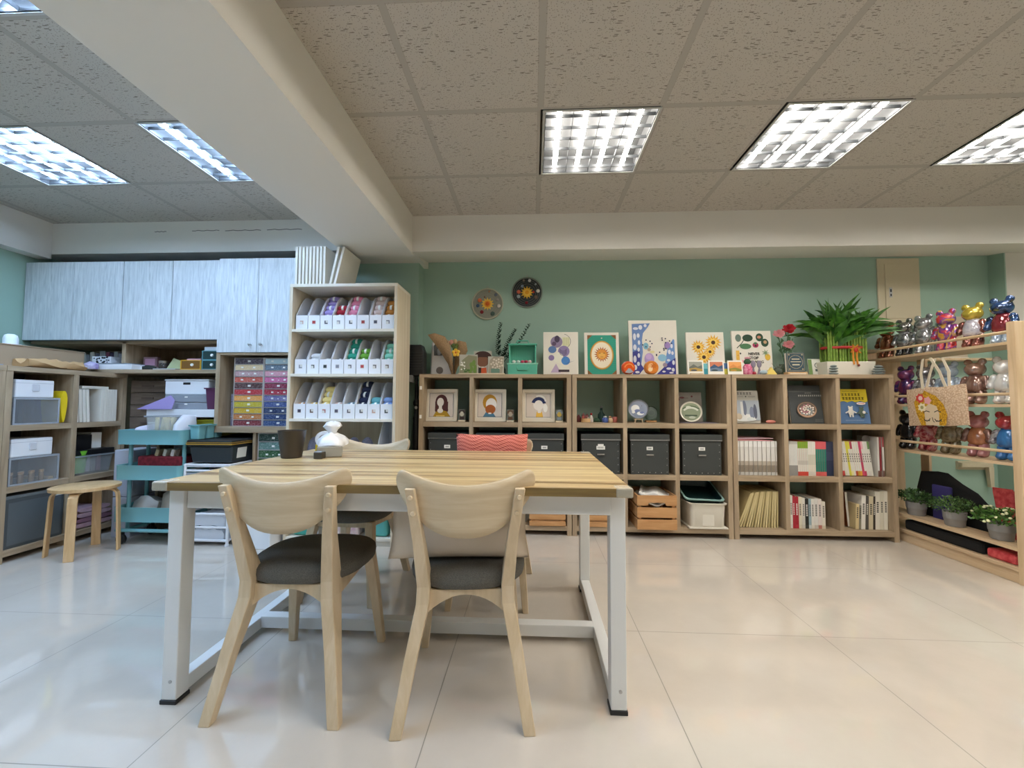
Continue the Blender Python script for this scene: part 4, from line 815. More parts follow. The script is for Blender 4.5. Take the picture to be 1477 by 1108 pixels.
card(1.522, 3.385, .045, .10, 'narrow card of yellow field and blue sky, between framed cards', [('4c74a8', rect(-.02, .05, .02, .096)), ('c8c04c', rect(-.02, .004, .02, .05))])
card(1.593, 3.37, .118, .116, 'white-framed card of orange sunset over green fields', L_(.049, .104, ('e8a058', 'd88c48', '8c8c3c', 'c8983c')), rz=.03)
bx_ = boxthing('card_ledge', 'thin wooden ledge under the mountain card', 'ledge', (1.235, 1.335, 3.346, 3.362, ZT, ZT+.012), M_chair, .001)
t = thing('figurine', 'pink felt doll with blossom hat, beside the sunset card', 'figurine', (1.695, 3.395, ZT), 0, 'felt figures on the bookcase')
MB().lathe([(.03, 0), (.038, .01), (.034, .06), (.02, .085)], 16).build('body', mat('pink_dotted', 'd04878', .8, var=(60, 'e8a0b8')), t, smooth=60); MB().ell((0, 0, .105), (.026, .024, .024), 12).build('head', flat('3c5a40', .9), t, smooth=180)
for k in range(6): a = k*1.047; MB().ell((.014*math.cos(a), .014*math.sin(a)-.004, .135), (.01, .01, .009), 8).build('petal', flat('d8a0a8', .9), t, smooth=180)
figurine(1.735, 3.37, 'tiny red berry ornament beside the pink felt doll', [(.01, 0), (.016, .01), (.01, .024)], 'b82840', ZT, None, 'felt figures on the bookcase')
for x, lab in ((1.752, 'grey-violet leaf-shaped ornament nearer the pink doll'), (1.797, 'grey-violet leaf-shaped ornament nearer the yellow triangle')):
    o = MB().ell((0, 0, .058), (.019, .006, .03), 12).build('leaf_ornament', flat('8c8494', .8), None, (x, 3.415, ZT+.03), smooth=180); MB().loft([(0, 0, -.03, .012, .008), (0, 0, .034, .003, .003)]).build('stand', flat('8c8494'), o); tag(o, lab, 'ornament')
o = MB().prism([(-.042, 0), (.042, 0), (0, .06)], 0, .03).build('felt_tent', flat('e8d070', .85), None, (1.862, 3.36, ZT), (0, 0, -.1)); tag(o, 'yellow triangular felt tent in front of the slogan canvas', 'ornament')
o = MB().ell((0, 0, .018), (.03, .02, .018), 12).build('pebble', flat('a8bcc4', .5), None, (1.795, 3.35, ZT), smooth=180); tag(o, 'pale blue pebble beside the yellow felt tent', 'pebble')
t = thing('air_plant', 'grey spiky air plant on a dark ball, before the slogan canvas', 'plant', (1.918, 3.38, ZT), 0)
MB().ell((0, 0, .03), (.034, .03, .03), 12).build('ball', flat('4c5448', .8), t, smooth=180); lf_ = MB()
for k in range(22):
    a = k*2.4; e = .3+.6*((k*7) % 10)/10; d = Vector((math.cos(a)*math.cos(e), math.sin(a)*math.cos(e)*.7, math.sin(e))); p = Vector((0, 0, .045)); q = p+d*.075; n_ = d.cross(Vector((0, 0, 1))).normalized()*.005
    lf_.add([p-n_, p+n_, q], [(0, 1, 2)])
lf_.build('foliage', mat('air_plant_leaf', '7c8078', .8), t)
# blue book on its wooden stand, carnations behind
t = thing('book_stand', 'small wooden stand holding the blue ornamental book', 'book stand', (2.073, 3.38, ZT), 0)
bx('base', (-.075, .075, 0, .06, 0, .025), M_stool, t, .002); bx('lip', (-.06, .06, -.002, .0, .006, .014), M_frame, t)
t = cover_book('book', 'dark blue book with gold ring pattern on a wooden stand', 2.073, 3.40, ZT+.0255, .14, .155, '2e4856', [('b0a27c', arc(0, .08, .052, .003, a, a+88)) for a in (0, 90, 180, 270)]+[('b0a27c', rect(-.064, .01, .064, .0125)), ('b0a27c', rect(-.064, .146, .064, .1485)), ('b0a27c', rect(-.064, .01, -.0615, .148)), ('b0a27c', rect(.0615, .01, .064, .148))]+[('c8c0a4', rect(-.03, .098, .03, .106)), ('c8c0a4', rect(-.04, .078, .04, .084)), ('c8c0a4', rect(-.028, .052, .028, .062))]+[('b0a27c', circ(sx*.05, sz, .006)) for sx in (-1, 1) for sz in (.022, .137)], -4, 0, .028)
t = thing('carnation_pot', 'red and pink carnations rising behind the dark blue book', 'flowers', (2.075, 3.55, ZT), 0)
MB().lathe([(.03, 0), (.04, .1), (.036, .1), (.03, .02)], 16).build('pot', flat('5c6a54', .6), t, smooth=50)
mst = mat('carnation_leaf', '4c6e4a', .6); sm = MB()
for x, z in ((-.06, .34), (.02, .37), (.01, .25), (.055, .31), (-.05, .26), (.07, .27)):
    MB().tube([(0, 0, .09), (x*.5, -.01, .09+(z-.09)*.5), (x, -.02, z)], .003, 6).build('stem', mst, t, smooth=60)
    for k in range(4): p = Vector((x*(.4+.15*k), -.012, .09+(z-.09)*(.4+.15*k))); sm.add([p, p+Vector((.03*(-1)**k, -.005, .03)), p+Vector((.012*(-1)**k, 0, .05))], [(0, 1, 2)])
sm.build('foliage', mst, t)
for x, z, r, c_, n_ in ((-.062, .35, .05, 'e4a0a4', 'pink_bloom'), (.018, .39, .056, 'b8202c', 'red_bloom'), (.012, .26, .048, 'e8a4a8', 'pink_bloom')):
    fl = MB()
    for k in range(26):
        a = k*2.4; q = r*math.sqrt((k+.5)/26); b = a+.9; w = .008; z1 = z+.012*(1-k/26)+.004*(k % 3)
        yy = -.03-.02*(1-k/26)-.004*(k % 3); fl.add([(x, -.022, z-.006), (x+q*math.cos(a-.35), yy, z+q*math.sin(a-.35)*.7), (x+q*1.12*math.cos(a), yy-.006, z+q*1.12*math.sin(a)*.7), (x+q*math.cos(a+.35), yy, z+q*math.sin(a+.35)*.7)], [(0, 1, 2, 3)])
    fl.build(n_, flat(c_, .8), t)
t = canvas('greeting_card', 'small card with green and white card, left half hidden behind planter', 'card', 2.30, 3.52, ZT, .10, .145, .01, -8, 0, flat('dcdcd0'))
art([('7c9c5c', rect(-.05, .004, -.022, .14)), ('e8e6dc', rect(-.02, .01, .046, .135)), ('5c6a64', arc(.02, .09, .02, .006, 20, 340)), ('5c6a64', rect(.0, .04, .04, .06))], t)
# lucky bamboo
t = thing('lucky_bamboo', 'lucky bamboo bundle tied with red ribbon in a long white planter', 'plant', (2.50, 3.50, ZT), 0)
MB().loft([(0, 0, 0, .18, .085), (0, 0, .11, .186, .09)]).build('planter', mat('white_ceramic', 'e2dccd', .35), t, bevel=.004)
mbam = mat('bamboo_green', '6c8c34', .45, var=(40, '84a044')); fo = MB(); rnd = random.Random(5)
for row in range(3):
    for k in range(14):
        x = -.145+.0222*k+.008*(row % 2); y = -.05+.045*row; h = .30+.11*rnd.random()+.02*row
        s = MB()
        prof = []; z = .085
        while z < h: prof += [(.0085, z), (.0085, z+.045), (.0102, z+.05), (.0085, z+.055)]; z += .058
        s.lathe(prof, 8, (x+rnd.uniform(-.003, .003), y, 0)); s.build('bamboo_stem', mbam, t, smooth=40)
        for j in range(4):
            a = rnd.uniform(0, 6.283); L = rnd.uniform(.2, .34); up = rnd.uniform(.4, 1.5); sx = x*1.2
            d0 = Vector((math.cos(a)*.75+x*2.2, math.sin(a)*.6-.2, up)).normalized(); p0 = Vector((x, y, h-.01-.03*rnd.random()-.04*(j > 2))); w = rnd.uniform(.014, .024)
            side = d0.cross(Vector((math.sin(a), -math.cos(a), .3))).normalized()
            if side.length < .1: side = Vector((1, 0, 0))
            pr = []; 
            for q in range(6):
                u = q/5; p = p0+d0*L*u+Vector((d0.x, d0.y, 0))*.05*u*u+Vector((0, 0, -.10*u*u*(L/.25)*(.35 if up > 1.2 else 1.0)))
                pr.append((p, w*math.sin(math.pi*min(1, .12+u*.88))*1.0))
            vs = [];
            for p, ww in pr:
                for q_ in (p-side*ww, p+side*ww): vs.append((q_.x, min(q_.y, .19), q_.z))
            fo.add(vs, [(2*q, 2*q+1, 2*q+3, 2*q+2) for q in range(5)])
def leaf_mat(name, a, b, sc=18):
    m = mat(name, a, .42, var=(sc, b)); return m
fo.build('foliage', leaf_mat('bamboo_leaf', '1e4a16', '4c8428'), t, smooth=60)
MB().rings([[(a_*math.cos(q*.2618)*1.0, b_*math.sin(q*.2618), z_) for q in range(24)] for a_, b_, z_ in ((.166, .076, .215), (.169, .079, .22), (.169, .079, .23), (.166, .076, .235))], True).build('ribbon', flat('a82420', .5), t, smooth=50)
kn = MB()
for a in (0.4, 1.2, 2.0, 2.8, 3.6, 5.7): kn.tube([(.03, -.085, .20), (.03+.022*math.cos(a-.3), -.094, .20+.022*math.sin(a-.3)), (.03+.05*math.cos(a), -.098, .20+.045*math.sin(a)), (.03+.022*math.cos(a+.35), -.094, .20+.022*math.sin(a+.35)), (.03, -.085, .198)], .0045, 6)
kn.build('knot', flat('dc9430', .45), t, smooth=60)
for x in (.015, .042): MB().tube([(x, -.092, .19), (x-.004, -.096, .14), (x+.002, -.096, .085)], .006, 6).build('tassel', flat('dc8c2c', .5), t, smooth=60)
MB().ell((.034, -.096, .20), (.016, .01, .02), 10).build('charm', flat('b82c20', .4), t, smooth=180); MB().ell((.048, -.1, .078), (.009, .009, .01), 8).build('bead', flat('7c2c24', .4), t, smooth=180)
M_stone = mat('grey_slate_stone', '7c8684', .75, bmp=(90, .3))
def cairn(x, y, label, specs):
    t = thing('stone_cairn', label, 'ornament', (x, y, ZT), 0, 'stacked stone ornaments'); z = 0
    for a, b in specs: MB().ell((0, 0, z+b), (a, a*.75, b), 12).build('stone', M_stone, t, smooth=180); z += 2*b*.93
cairn(2.337, 3.372, 'small cairn of grey stones before the white planter', [(.034, .011), (.03, .011), (.032, .010), (.024, .009)])
cairn(2.665, 3.362, 'low cairn of grey stones at the bookcase end, beside the rack', [(.044, .01), (.046, .010), (.04, .009), (.03, .011)])
t = thing('mug', 'small grey ceramic mug beside the end cairn', 'mug', (2.70, 3.43, ZT), 0); MB().lathe([(.02, 0), (.026, .004), (.027, .055), (.023, .055), (.022, .008)], 18).build('body', mat('grey_ceramic', '6c7474', .25), t, smooth=40)
MB().tube([(.024, -.012, .045), (.042, -.02, .04), (.042, -.02, .02), (.024, -.012, .012)], .004, 6).build('handle', mat('grey_ceramic'), t, smooth=60)
# ------------------------------------------------------------------ pine display rack along the right wall
XK = 2.78; YN, YFAR = 2.59, 3.655
rk = thing('display_rack', 'tall pine display rack with bear figurines, dowel rails and potted plants', 'rack', (XK, YN, 0), 0)
Lr = YFAR-YN; DP = .30
bx('side_panel', (0, DP, -.045, 0, 0, 1.512), M_pine_v, rk, .003); bx('side_panel', (0, DP, Lr, Lr+.04, 0, 1.49), M_pine_v, rk, .003)
for z in (1.40, 1.03, .686): bx('shelf_board', (.02, DP-.02, 0, Lr, z-.018, z), M_pine_y, rk, .001)
bx('shelf_board', (.0, .16, 0, Lr, .185, .205), M_pine_y, rk, .001); bx('shelf_board', (.0, DP, 0, Lr, .07, .092), M_pine_y, rk, .001); bx('plinth', (.012, .03, 0, Lr, 0, .07), M_pine_y, rk, .001)
for z in (1.455, 1.09, .752): MB().tube([(.012, 0, z), (.012, Lr, z)], .0095, 10).build('dowel_rail', M_pine_y, rk, smooth=60)
bx('back_post', (DP-.02, DP, .83, .90, .092, 1.40), M_pine_v, rk, .001)
# bear figurines
mrb = MB(); proto = {}
def bear(y, z, label, head, body, limb, legs, first=None):
    t = thing('bear_figurine', label, 'figurine', (2.915, y, z), math.radians(-82), 'bear figurines on the pine rack')
    if not proto:
        proto['head'] = meta('head', [(0, -.002, .228, .052, .046, .044), (-.040, 0, .278, .022, .014, .022), (.040, 0, .278, .022, .014, .022), (0, -.035, .214, .024, .018, .018)], head, t)
        proto['torso'] = MB().lathe([(.022, .078), (.046, .082), (.056, .10), (.054, .135), (.044, .17), (.034, .19), (.02, .196)], 24).build('torso', body, t, smooth=180)
        proto['torso'].scale = (1, .8, 1)
        for s in (-1, 1):
            proto['arm%d' % s] = meta('arm', [(s*.055, -.004, .165, .02, .02, .022), (s*.064, -.008, .14, .018, .019, .026), (s*.068, -.016, .112, .018, .02, .02)], limb, t)
            proto['leg%d' % s] = meta('leg', [(s*.028, 0, .075, .026, .027, .024), (s*.029, -.004, .045, .026, .028, .034), (s*.029, -.012, .02, .025, .033, .021)], legs, t)
        for o in kids(t): o.data.materials[0] = None; o.material_slots[0].link = 'OBJECT'
    else:
        for k in list(proto): o = proto[k].copy(); COL.objects.link(o); o.parent = t
    for o in kids(t):
        o.material_slots[0].link = 'OBJECT'; n = o.name.split('.')[0]
        o.material_slots[0].material = {'head': head, 'torso': body, 'arm': limb, 'leg': legs}[n]
    return t
mm = lambda n, c, **k: MATS.get('bear_'+n) or marble_mat('bear_'+n, c, **k)
bronze = mm('bronze', ['4a1c10', '8a4a2c', 'b87850', '5c2418'], metal=.6); gun = mm('gunmetal', ['3c3a38', '8a8884', '5c5a58'], metal=.8); silv = mm('silver', ['8a8a8c', 'c0c0c2', '6c6c70', 'a8a8aa'], scale=14, metal=.6)
nite = mm('black', ['141414', '2c2a2c', '4a484a'], metal=.3); fire = mm('festive', ['8c1c2c', 'd8402c', '5c3490', 'e8b030', 'b82060'], scale=11, metal=.1); gold = mm('gold', ['a88c1c', 'd0b848', '8c7414'], metal=.5); rosy = mm('rose_copper', ['4a2420', '9c5c50', 'b08478'], metal=.6); pale = mm('pale_check', ['a8a4b8', 'd8d4dc', '8c88a0'], scale=16, metal=.2)
blue = mm('blue', ['1c2c54', '3a5c90', '14203c', 'c0b840'], metal=.4); wine = mm('wine', ['3c1418', '8c2c38', '5c1c24'], metal=.3); viol = mm('violet', ['1c1838', '4a3474', '8c3c60', '2c2c58'], metal=.3); storm = mm('storm', ['3c3a3c', 'b0aeb0', '5c5254', '7c7880'], scale=16, metal=.4); ice = mm('ice_blue', ['6c86b0', 'c0d0e0', '4a5c84'], metal=.3)
copper = mm('copper_glaze', ['4a3028', '8a6458', 'b09080', '6c4438'], scale=8, metal=.4); mono = mm('white_black', ['18181a', 'e0dedc', 'f0eeea', '3c3a3a'], scale=8, metal=.2); ruby = mm('ruby', ['6c1c24', 'a83c44', 'd09088', '7c2830'], scale=18, metal=.1); moss = mm('moss_bronze', ['4a3c28', '7c6c4c', '9c8c6c', '5c3428'], scale=18, metal=.2); rosepk = mm('dusty_rose', ['8c4c50', 'b87c7c', 'a46064'], scale=6, metal=.1); rust = mm('rust', ['a86444', 'c08058', '8c4830'], scale=6, metal=.1); azure = mm('azure', ['1c5c9c', '3c80c0', '184a84'], scale=6, metal=.1); red = mm('red_white', ['8c1c28', 'b83c40', 'd8c8b8'], scale=6, metal=.1)
YS = (3.585, 3.42, 3.255, 3.085, 2.905, 2.73)
A = [('bronze brown bear figurine at the far end of the top rack row', bronze, bronze, bronze, bronze), ('gunmetal bear figurine with black legs, second on the top rack row', gun, silv, silv, nite), ('all silver bear figurine with engraved belly, top rack row', silv, silv, silv, silv), ('red, violet and yellow marbled bear figurine, top rack row', fire, fire, fire, fire), ('gold-faced bear figurine with pale checked belly, top rack row', gold, pale, rosy, rosy), ('blue bear figurine with wine belly beside the near panel, top rack row', blue, wine, blue, ice)]
for y, a in zip(YS, A): bear(y, 1.4005, *a)
B = [('dark violet bear figurine at the far end of the middle rack row', viol, viol, viol, viol), ('storm grey marbled bear figurine, second on the middle rack row', storm, storm, storm, storm), ('ice blue bear figurine between the tote bag straps', ice, ice, ice, ice), ('copper glazed bear figurine beside the tote bag top', copper, copper, copper, copper), ('white and black splashed bear figurine, middle rack row near the panel', mono, mono, mono, mono)]
for y, a in zip((3.42, 3.255, 3.085, 2.905, 2.73), B): bear(y, 1.0305, *a)
Cc = [('black bear figurine at the far end of the lower rack row', nite, nite, nite, nite), ('ruby red flecked bear figurine under the tote bag', ruby, ruby, ruby, ruby), ('moss and bronze bear figurine under the tote bag corner', moss, moss, moss, moss), ('dusty rose bear figurine with rust belly, lower rack row', rosepk, rust, copper, rosepk), ('red-headed bear figurine with azure belly, lower rack row', red, azure, storm, azure)]
for y, a in zip((3.42, 3.255, 3.085, 2.905, 2.73), Cc): bear(y, .6865, *a)
# tote bag
t = thing('tote_bag', 'beige tufted tote bag with golden-haired face, hanging on the rack', 'bag', (2.742, 2.992, .885), (math.radians(-2.5), 0, 0))
tb = MB(); n = 14; vs = []; 
for side in (-1, 1):
    for i in range(n+1):
        for j in range(n+1):
            u, v = -1+2*i/n, j/n; k = (1-abs(u)**4)*(1-abs(2*v-1)**4); vs.append((side*(.006+.016*k), u*.208*(1-.01*math.sin(v*7)), .262*v+.004*math.sin(u*5)))
q = (n+1)**2; fs = []
for i in range(n):
    for j in range(n):
        a = i*(n+1)+j; fs += [(a, a+1, a+n+2, a+n+1), (q+a, q+a+n+1, q+a+n+2, q+a+1)]
for i in range(n):
    a0, a1 = i*(n+1), (i+1)*(n+1); fs += [(a0, a1, q+a1, q+a0), (a0+n, q+a0+n, q+a1+n, a1+n)]
for j in range(n): fs += [(j, q+j, q+j+1, j+1), (n*(n+1)+j, n*(n+1)+j+1, q+n*(n+1)+j+1, q+n*(n+1)+j)]
tb.add(vs, fs).build('body', M_loop, t, smooth=50)
# y grows away from the viewer, so the design is laid out with its left side at +y
fl = lambda pts: [(-x, z) for x, z in pts]
S = [('d09a1c', fl([(-.09, .0), (-.12, .08), (-.135, .16), (-.10, .215), (-.06, .225), (-.05, .243), (-.02, .225), (.03, .2), (.08, .14), (.10, .07), (.085, .0), (.04, .0), (.045, .08), (.03, .13), (-.02, .15), (-.06, .12), (-.06, .06), (-.055, .0)])), ('d6c0a0', fl([(-.055, .002), (.04, .002), (.045, .08), (.03, .13), (-.02, .15), (-.06, .12), (-.06, .06)])), ('c83c38', fl(star(-.085, .19, .036, .026, 7))), ('e8c0b8', fl(circ(-.082, .19, .016))), ('e0a0a4', fl(star(-.03, .17, .03, .022, 5))), ('e8dcb8', fl(star(-.075, .125, .034, .024, 7))), ('9c9460', fl(circ(-.075, .125, .012))),
     ('2c2620', fl(arc(-.045, .055, .024, .006, 200, 345))), ('2c2620', fl(arc(.035, .052, .024, .006, 195, 340))), ('2c2620', fl(stroke([(-.07, .09), (-.045, .1), (-.02, .092)], .006))), ('2c2620', fl(stroke([(.012, .09), (.035, .1), (.06, .088)], .006))), ('2c2620', fl(stroke([(-.005, .055), (-.0, .03), (.01, .022)], .005)))]
S += [('2c2620', fl(stroke([(-.06+.012*k, .04), (-.063+.012*k, .028)], .004))) for k in range(4)]+[('2c2620', fl(stroke([(.02+.012*k, .036), (.022+.012*k, .024)], .004))) for k in range(4)]
art(S, t, 'tufted_face', y=-.0245, step=.0001, face='x', mats={'d09a1c': M_hair_tuft})
for s in (-1, 1):
    ms = MB(); pts = [(s*.012, .07, .255), (s*.03, .055, .36), (s*.04, .02, .46), (s*.04, -.03, .46), (s*.03, -.075, .36), (s*.012, -.09, .255)]
    for (a, b, c_), (d, e, f_) in zip(pts, pts[1:]): ms.add([(a, b-.010, c_), (a, b+.010, c_), (d, e+.010, f_), (d, e-.010, f_)], [(0, 1, 2, 3)])
    ms.build('handle', mat('cotton_webbing', 'ddd0b8', .9), t, solid=.003)
# potted plants on the low board
def pot_plant(y, z, label, r, leaf, kind, seed):
    t = thing('potted_plant', label, 'plant', (2.862, y, z), 0, 'potted plants on the rack'); rnd = random.Random(seed)
    MB().lathe([(.046, 0), (.05, .003), (.056, .05), (.058, .052), (.061, .098), (.056, .098), (.053, .07)], 28).build('pot', mat('grey_pot', '8e8c8a', .6), t, smooth=40)
    fo = MB()
    for k in range(520 if kind != 'moss' else 900):
        a = rnd.uniform(0, 6.283); e = math.asin(rnd.random()**.8); q = r*(rnd.uniform(.55, 1)); d = Vector((math.cos(a)*math.cos(e)*1.05, math.sin(a)*math.cos(e)*1.25, math.sin(e)*.8))
        p = Vector((0, 0, .1))+d*q; L = {'leaf': .021, 'moss': .014, 'bloom': .022}[kind]*rnd.uniform(.7, 1.2)
        t1 = Vector((rnd.uniform(-1, 1), rnd.uniform(-1, 1), rnd.uniform(-.4, 1)))+d*.8; t1.normalize(); t2 = t1.cross(d+Vector((.1, .05, 0))).normalized()*L*.36
        fo.add([p, p+t1*L*.5+t2, p+t1*L, p+t1*L*.5-t2], [(0, 1, 2, 3)])
    fo.build('foliage', leaf, t)
    if kind == 'bloom':
        bl = MB()
        for k in range(34):
            a = rnd.uniform(0, 6.283); e = rnd.uniform(.1, 1.3); d = Vector((math.cos(a)*math.cos(e)*1.05, math.sin(a)*math.cos(e)*1.25, math.sin(e)*.8)); bl.ell(tuple(Vector((0, 0, .1))+d*r*1.04), (.009, .009, .007), 6)
        bl.build('blossoms', flat('dcdcb0', .8), t, smooth=180)
    for k in range(5): a = k*1.256; MB().tube([(0, 0, .07), (.03*math.cos(a), .03*math.sin(a), .14), (.05*math.cos(a), .055*math.sin(a), .17)], .003, 5).build('stem', flat('4a5c34'), t, smooth=60)
pot_plant(3.315, .2055, 'potted leafy green plant at the far end of the low rack board', .105, leaf_mat('pot_leaf_dark', '1e3a1c', '4c7038'), 'leaf', 1)
pot_plant(3.03, .2055, 'potted fine-leaved mounded plant, middle of the low rack board', .12, leaf_mat('pot_leaf_mid', '2c4c20', '5c8040'), 'moss', 2)
pot_plant(2.745, .2055, 'potted plant dotted with pale yellow blossoms, next to the near panel', .115, leaf_mat('pot_leaf_light', '2c5020', '5c8838'), 'bloom', 3)
# heaped fabric behind the plants
def heap(name, label, cat, m, pts, x0, x1, seed, z0=0.0925):
    rnd = random.Random(seed); n = 7; R = []
    for i in range(n+1):
        u = i/n; k = math.sin(math.pi*min(max(u, .06), .94))**.6; R.append([(x0+(x1-x0)*u, sum(p[0] for p in pts)/len(pts)+(y-sum(p[0] for p in pts)/len(pts))*k+rnd.uniform(-.007, .007), z0+(z-z0)*(.55+.45*k)*(1+rnd.uniform(-.05, .03))) for y, z in pts])
    o = MB().rings(R, True).build(name, m, None, smooth=50); return tag(o, label, cat)
M_blackcloth = mat('black_cloth', '121213', .9)
heap('folded_cloth', 'black bag of cloth slumped on the rack behind the potted plants', 'bag', M_blackcloth, [(3.44, .10), (3.46, .38), (3.42, .52), (3.30, .545), (3.22, .52), (3.12, .46), (3.0, .42), (2.92, .34), (2.90, .10)], 2.955, 3.06, 3)
heap('folded_cloth', 'red patterned cloth corner sticking up beside the black bag', 'cloth', mat('red_print', 'b83038', .8, var=(40, 'd85c5c')), [(2.885, .10), (2.885, .30), (2.92, .5), (2.80, .505), (2.785, .30), (2.785, .10)], 2.97, 3.04, 4)
boxthing('pouch', 'indigo pouch leaning on the black bag behind the plants', 'pouch', (2.925, 2.945, 3.12, 3.26, .0925, .445), flat('3a3470', .8), .008)
boxthing('price_tag', 'pale tag hanging between two potted plants', 'tag', (2.928, 2.932, 3.165, 3.20, .21, .26), M_paper, 0)
boxthing('folded_cloth', 'folded red cloth lying on the bottom board near the panel', 'cloth', (2.80, 2.94, 2.62, 2.78, .0925, .15), mat('red_print'), .015)
boxthing('folded_cloth', 'folded black cloth lying along the bottom board', 'cloth', (2.80, 2.94, 2.80, 3.35, .0925, .165), M_blackcloth, .015)
t = thing('wall_bracket', 'white painted wall bracket behind the rack, above the red cloth', 'bracket', (3.70, 3.695, .35), 0)
bx('arm', (-.17, .075, -.04, -.005, .165, .20), M_cream, t, .003); MB().loft([(.065, -.022, 0, .013, .015), (.06, -.022, .165, .02, .017)]).build('leg', M_cream, t, bevel=.002); bx('plate', (-.17, .09, -.005, .015, .14, .21), M_cream, t)
for i, (x, w, h, c_) in enumerate(((3.30, .16, .28, '5c5c60'), (3.52, .20, .36, 'c8baa4'))):
    c = canvas('leaning_panel', ('dark framed panel standing on the wall ledge behind the silver bear', 'beige framed panel standing on the wall ledge behind the gold-faced bear')[i], 'panel', x, 3.66, 1.4105, w, h, .014, -3, 0, flat(c_)); bx('edge', (-w/2-.006, w/2+.006, -.001, .006, -.0, .012), M_white_paint, c)
struct('trim_2', MB().box(2.96, 3.80, 3.59, YB, 1.392, 1.41), M_pine_y)
# ------------------------------------------------------------------ white yarn shelf
YX0, YX1, YY0, YY1 = -1.79, -.985, 2.97, 3.295
ys = thing('yarn_shelf', 'tall pale birch shelf filled with white files of yarn', 'shelf', ((YX0+YX1)/2, YY0, 0), 0); w = (YX1-YX0)/2; D = YY1-YY0
for s in (-1, 1): bx('side_panel', (s*w-.022*(s > 0), s*w+.022*(s < 0), 0, D, 0, 1.873), M_birch_v, ys, .001)
bx('top_panel', (-w, w, -.001, D, 1.873, 1.896), M_birch_h, ys, .001)
YZ = (1.560, 1.232, .905, .575, .25, .06)
for z in YZ: bx('shelf_board', (-w+.022, w-.022, 0, D-.012, z-.02, z), M_birch_h, ys, .001)
bx('back_panel', (-w+.022, w-.022, D-.012, D-.004, .04, 1.873), M_birch_v, ys); bx('plinth', (-w+.022, w-.022, .02, .035, 0, .04), M_birch_h, ys)
M_file = mat('white_file_board', 'e9e9ec', .6)
def make_file(label):
    t = thing('magazine_file', label, 'file box', (0, 0, 0), 0, 'white files on the yarn shelf'); a = .0435
    prof = [(0, 0), (0, .108), (.02, .135), (.05, .185), (.085, .235), (.12, .265), (.15, .275), (.25, .275), (.25, 0)]
    n = len(prof); vs = [(-a, y, z) for y, z in prof]+[(a, y, z) for y, z in prof]
    fs = [tuple(range(n)), tuple(range(2*n-1, n-1, -1)), (0, n, n+1, 1), (n-2, 2*n-2, 2*n-1, n-1), (n-1, 2*n-1, n, 0)]
    MB().add(vs, fs).build('body', M_file, t, solid=.0025)
    return t
fproto = make_file('white file of the yarn shelf')
skein_me = None
def skein_mesh():
    mb = MB(); R = []
    for i, (x, r) in enumerate(((-.040, .35), (-.038, .6), (-.03, .88), (-.016, 1), (0, .97), (.016, 1), (.03, .88), (.038, .6), (.040, .35))):
        R.append([(x, .040*r*math.cos(k*math.pi/8), .027*r*math.sin(k*math.pi/8)+.027) for k in range(16)])
    o = mb.rings(R).build('yarn_skein', None, smooth=180); b = MB()
    b.rings([[(x, .0405*math.cos(k*math.pi/8), .0277*math.sin(k*math.pi/8)+.027) for k in range(16)] for x in (-.008, .008)], False)
    return o.data, b.build('paper_band', M_paper, smooth=180).data
YARN = [[('plum', '6c5078', 0), ('lilac grey', '9c8cb0', 1), ('lilac', 'a894d0', 5), ('red', 'a81c30', 3), ('pink', 'e88ca8', 5), ('coral pink', 'f08c90', 1), ('cream pink', 'dcc4bc', 5), ('amber', 'c88438', 4)],
        [('white', 'd8d8d8', 0), ('white', 'dcdcdc', 2), ('ivory', 'dcd8d0', 1), ('dark brown', '3c2c2c', 1), ('emerald', '2c9c84', 5), ('grass green', '6ca83c', 3), ('pale grey', 'b8bcbc', 1), ('mint', '8cd4b8', 4)],
        [('orange', 'c8883c', 1), ('yellow', 'e0b848', 1), ('lemon', 'ecd488', 4), ('blush', 'd8b8a8', 1), ('slate blue', '6c8c9c', 1), ('navy', '1c2444', 5), ('teal', '6cb4bc', 2), ('sky blue', '8ca8dc', 2)]]
sk, bd = skein_mesh()
for o in [o for o in bpy.data.objects if o.name in ('yarn_skein', 'paper_band')]: bpy.data.objects.remove(o)
first = True; ROWN = ('top', 'middle', 'third'); TAGC = ['3c3448', '4c4c58', '8c8c98', '2c3438', '5c5460', 'a83c3c', 'c89c8c', '5c3c30']
def yarn_mat(c): return MATS.get('yarn_'+c) or knit_mat('yarn_'+c, c, c, 120, 90, .5)
for r in range(3):
    for k in range(8):
        nm, c, n = YARN[r][k]; x = -1.7115+.0927*k; z = YZ[r]
        lab = 'white file %s, %s from the window-side end of the %s yarn row' % ('with no yarn showing' if n == 0 else 'of '+nm+' yarn', ORD[k], ROWN[r]); lab = lab.replace('window-side end', 'cabinet end')
        if first: f = fproto; f.location = (x, 3.0, z); f['label'] = lab; first = False
        else: f = dup(fproto, (x, 3.0, z), 0, lab)
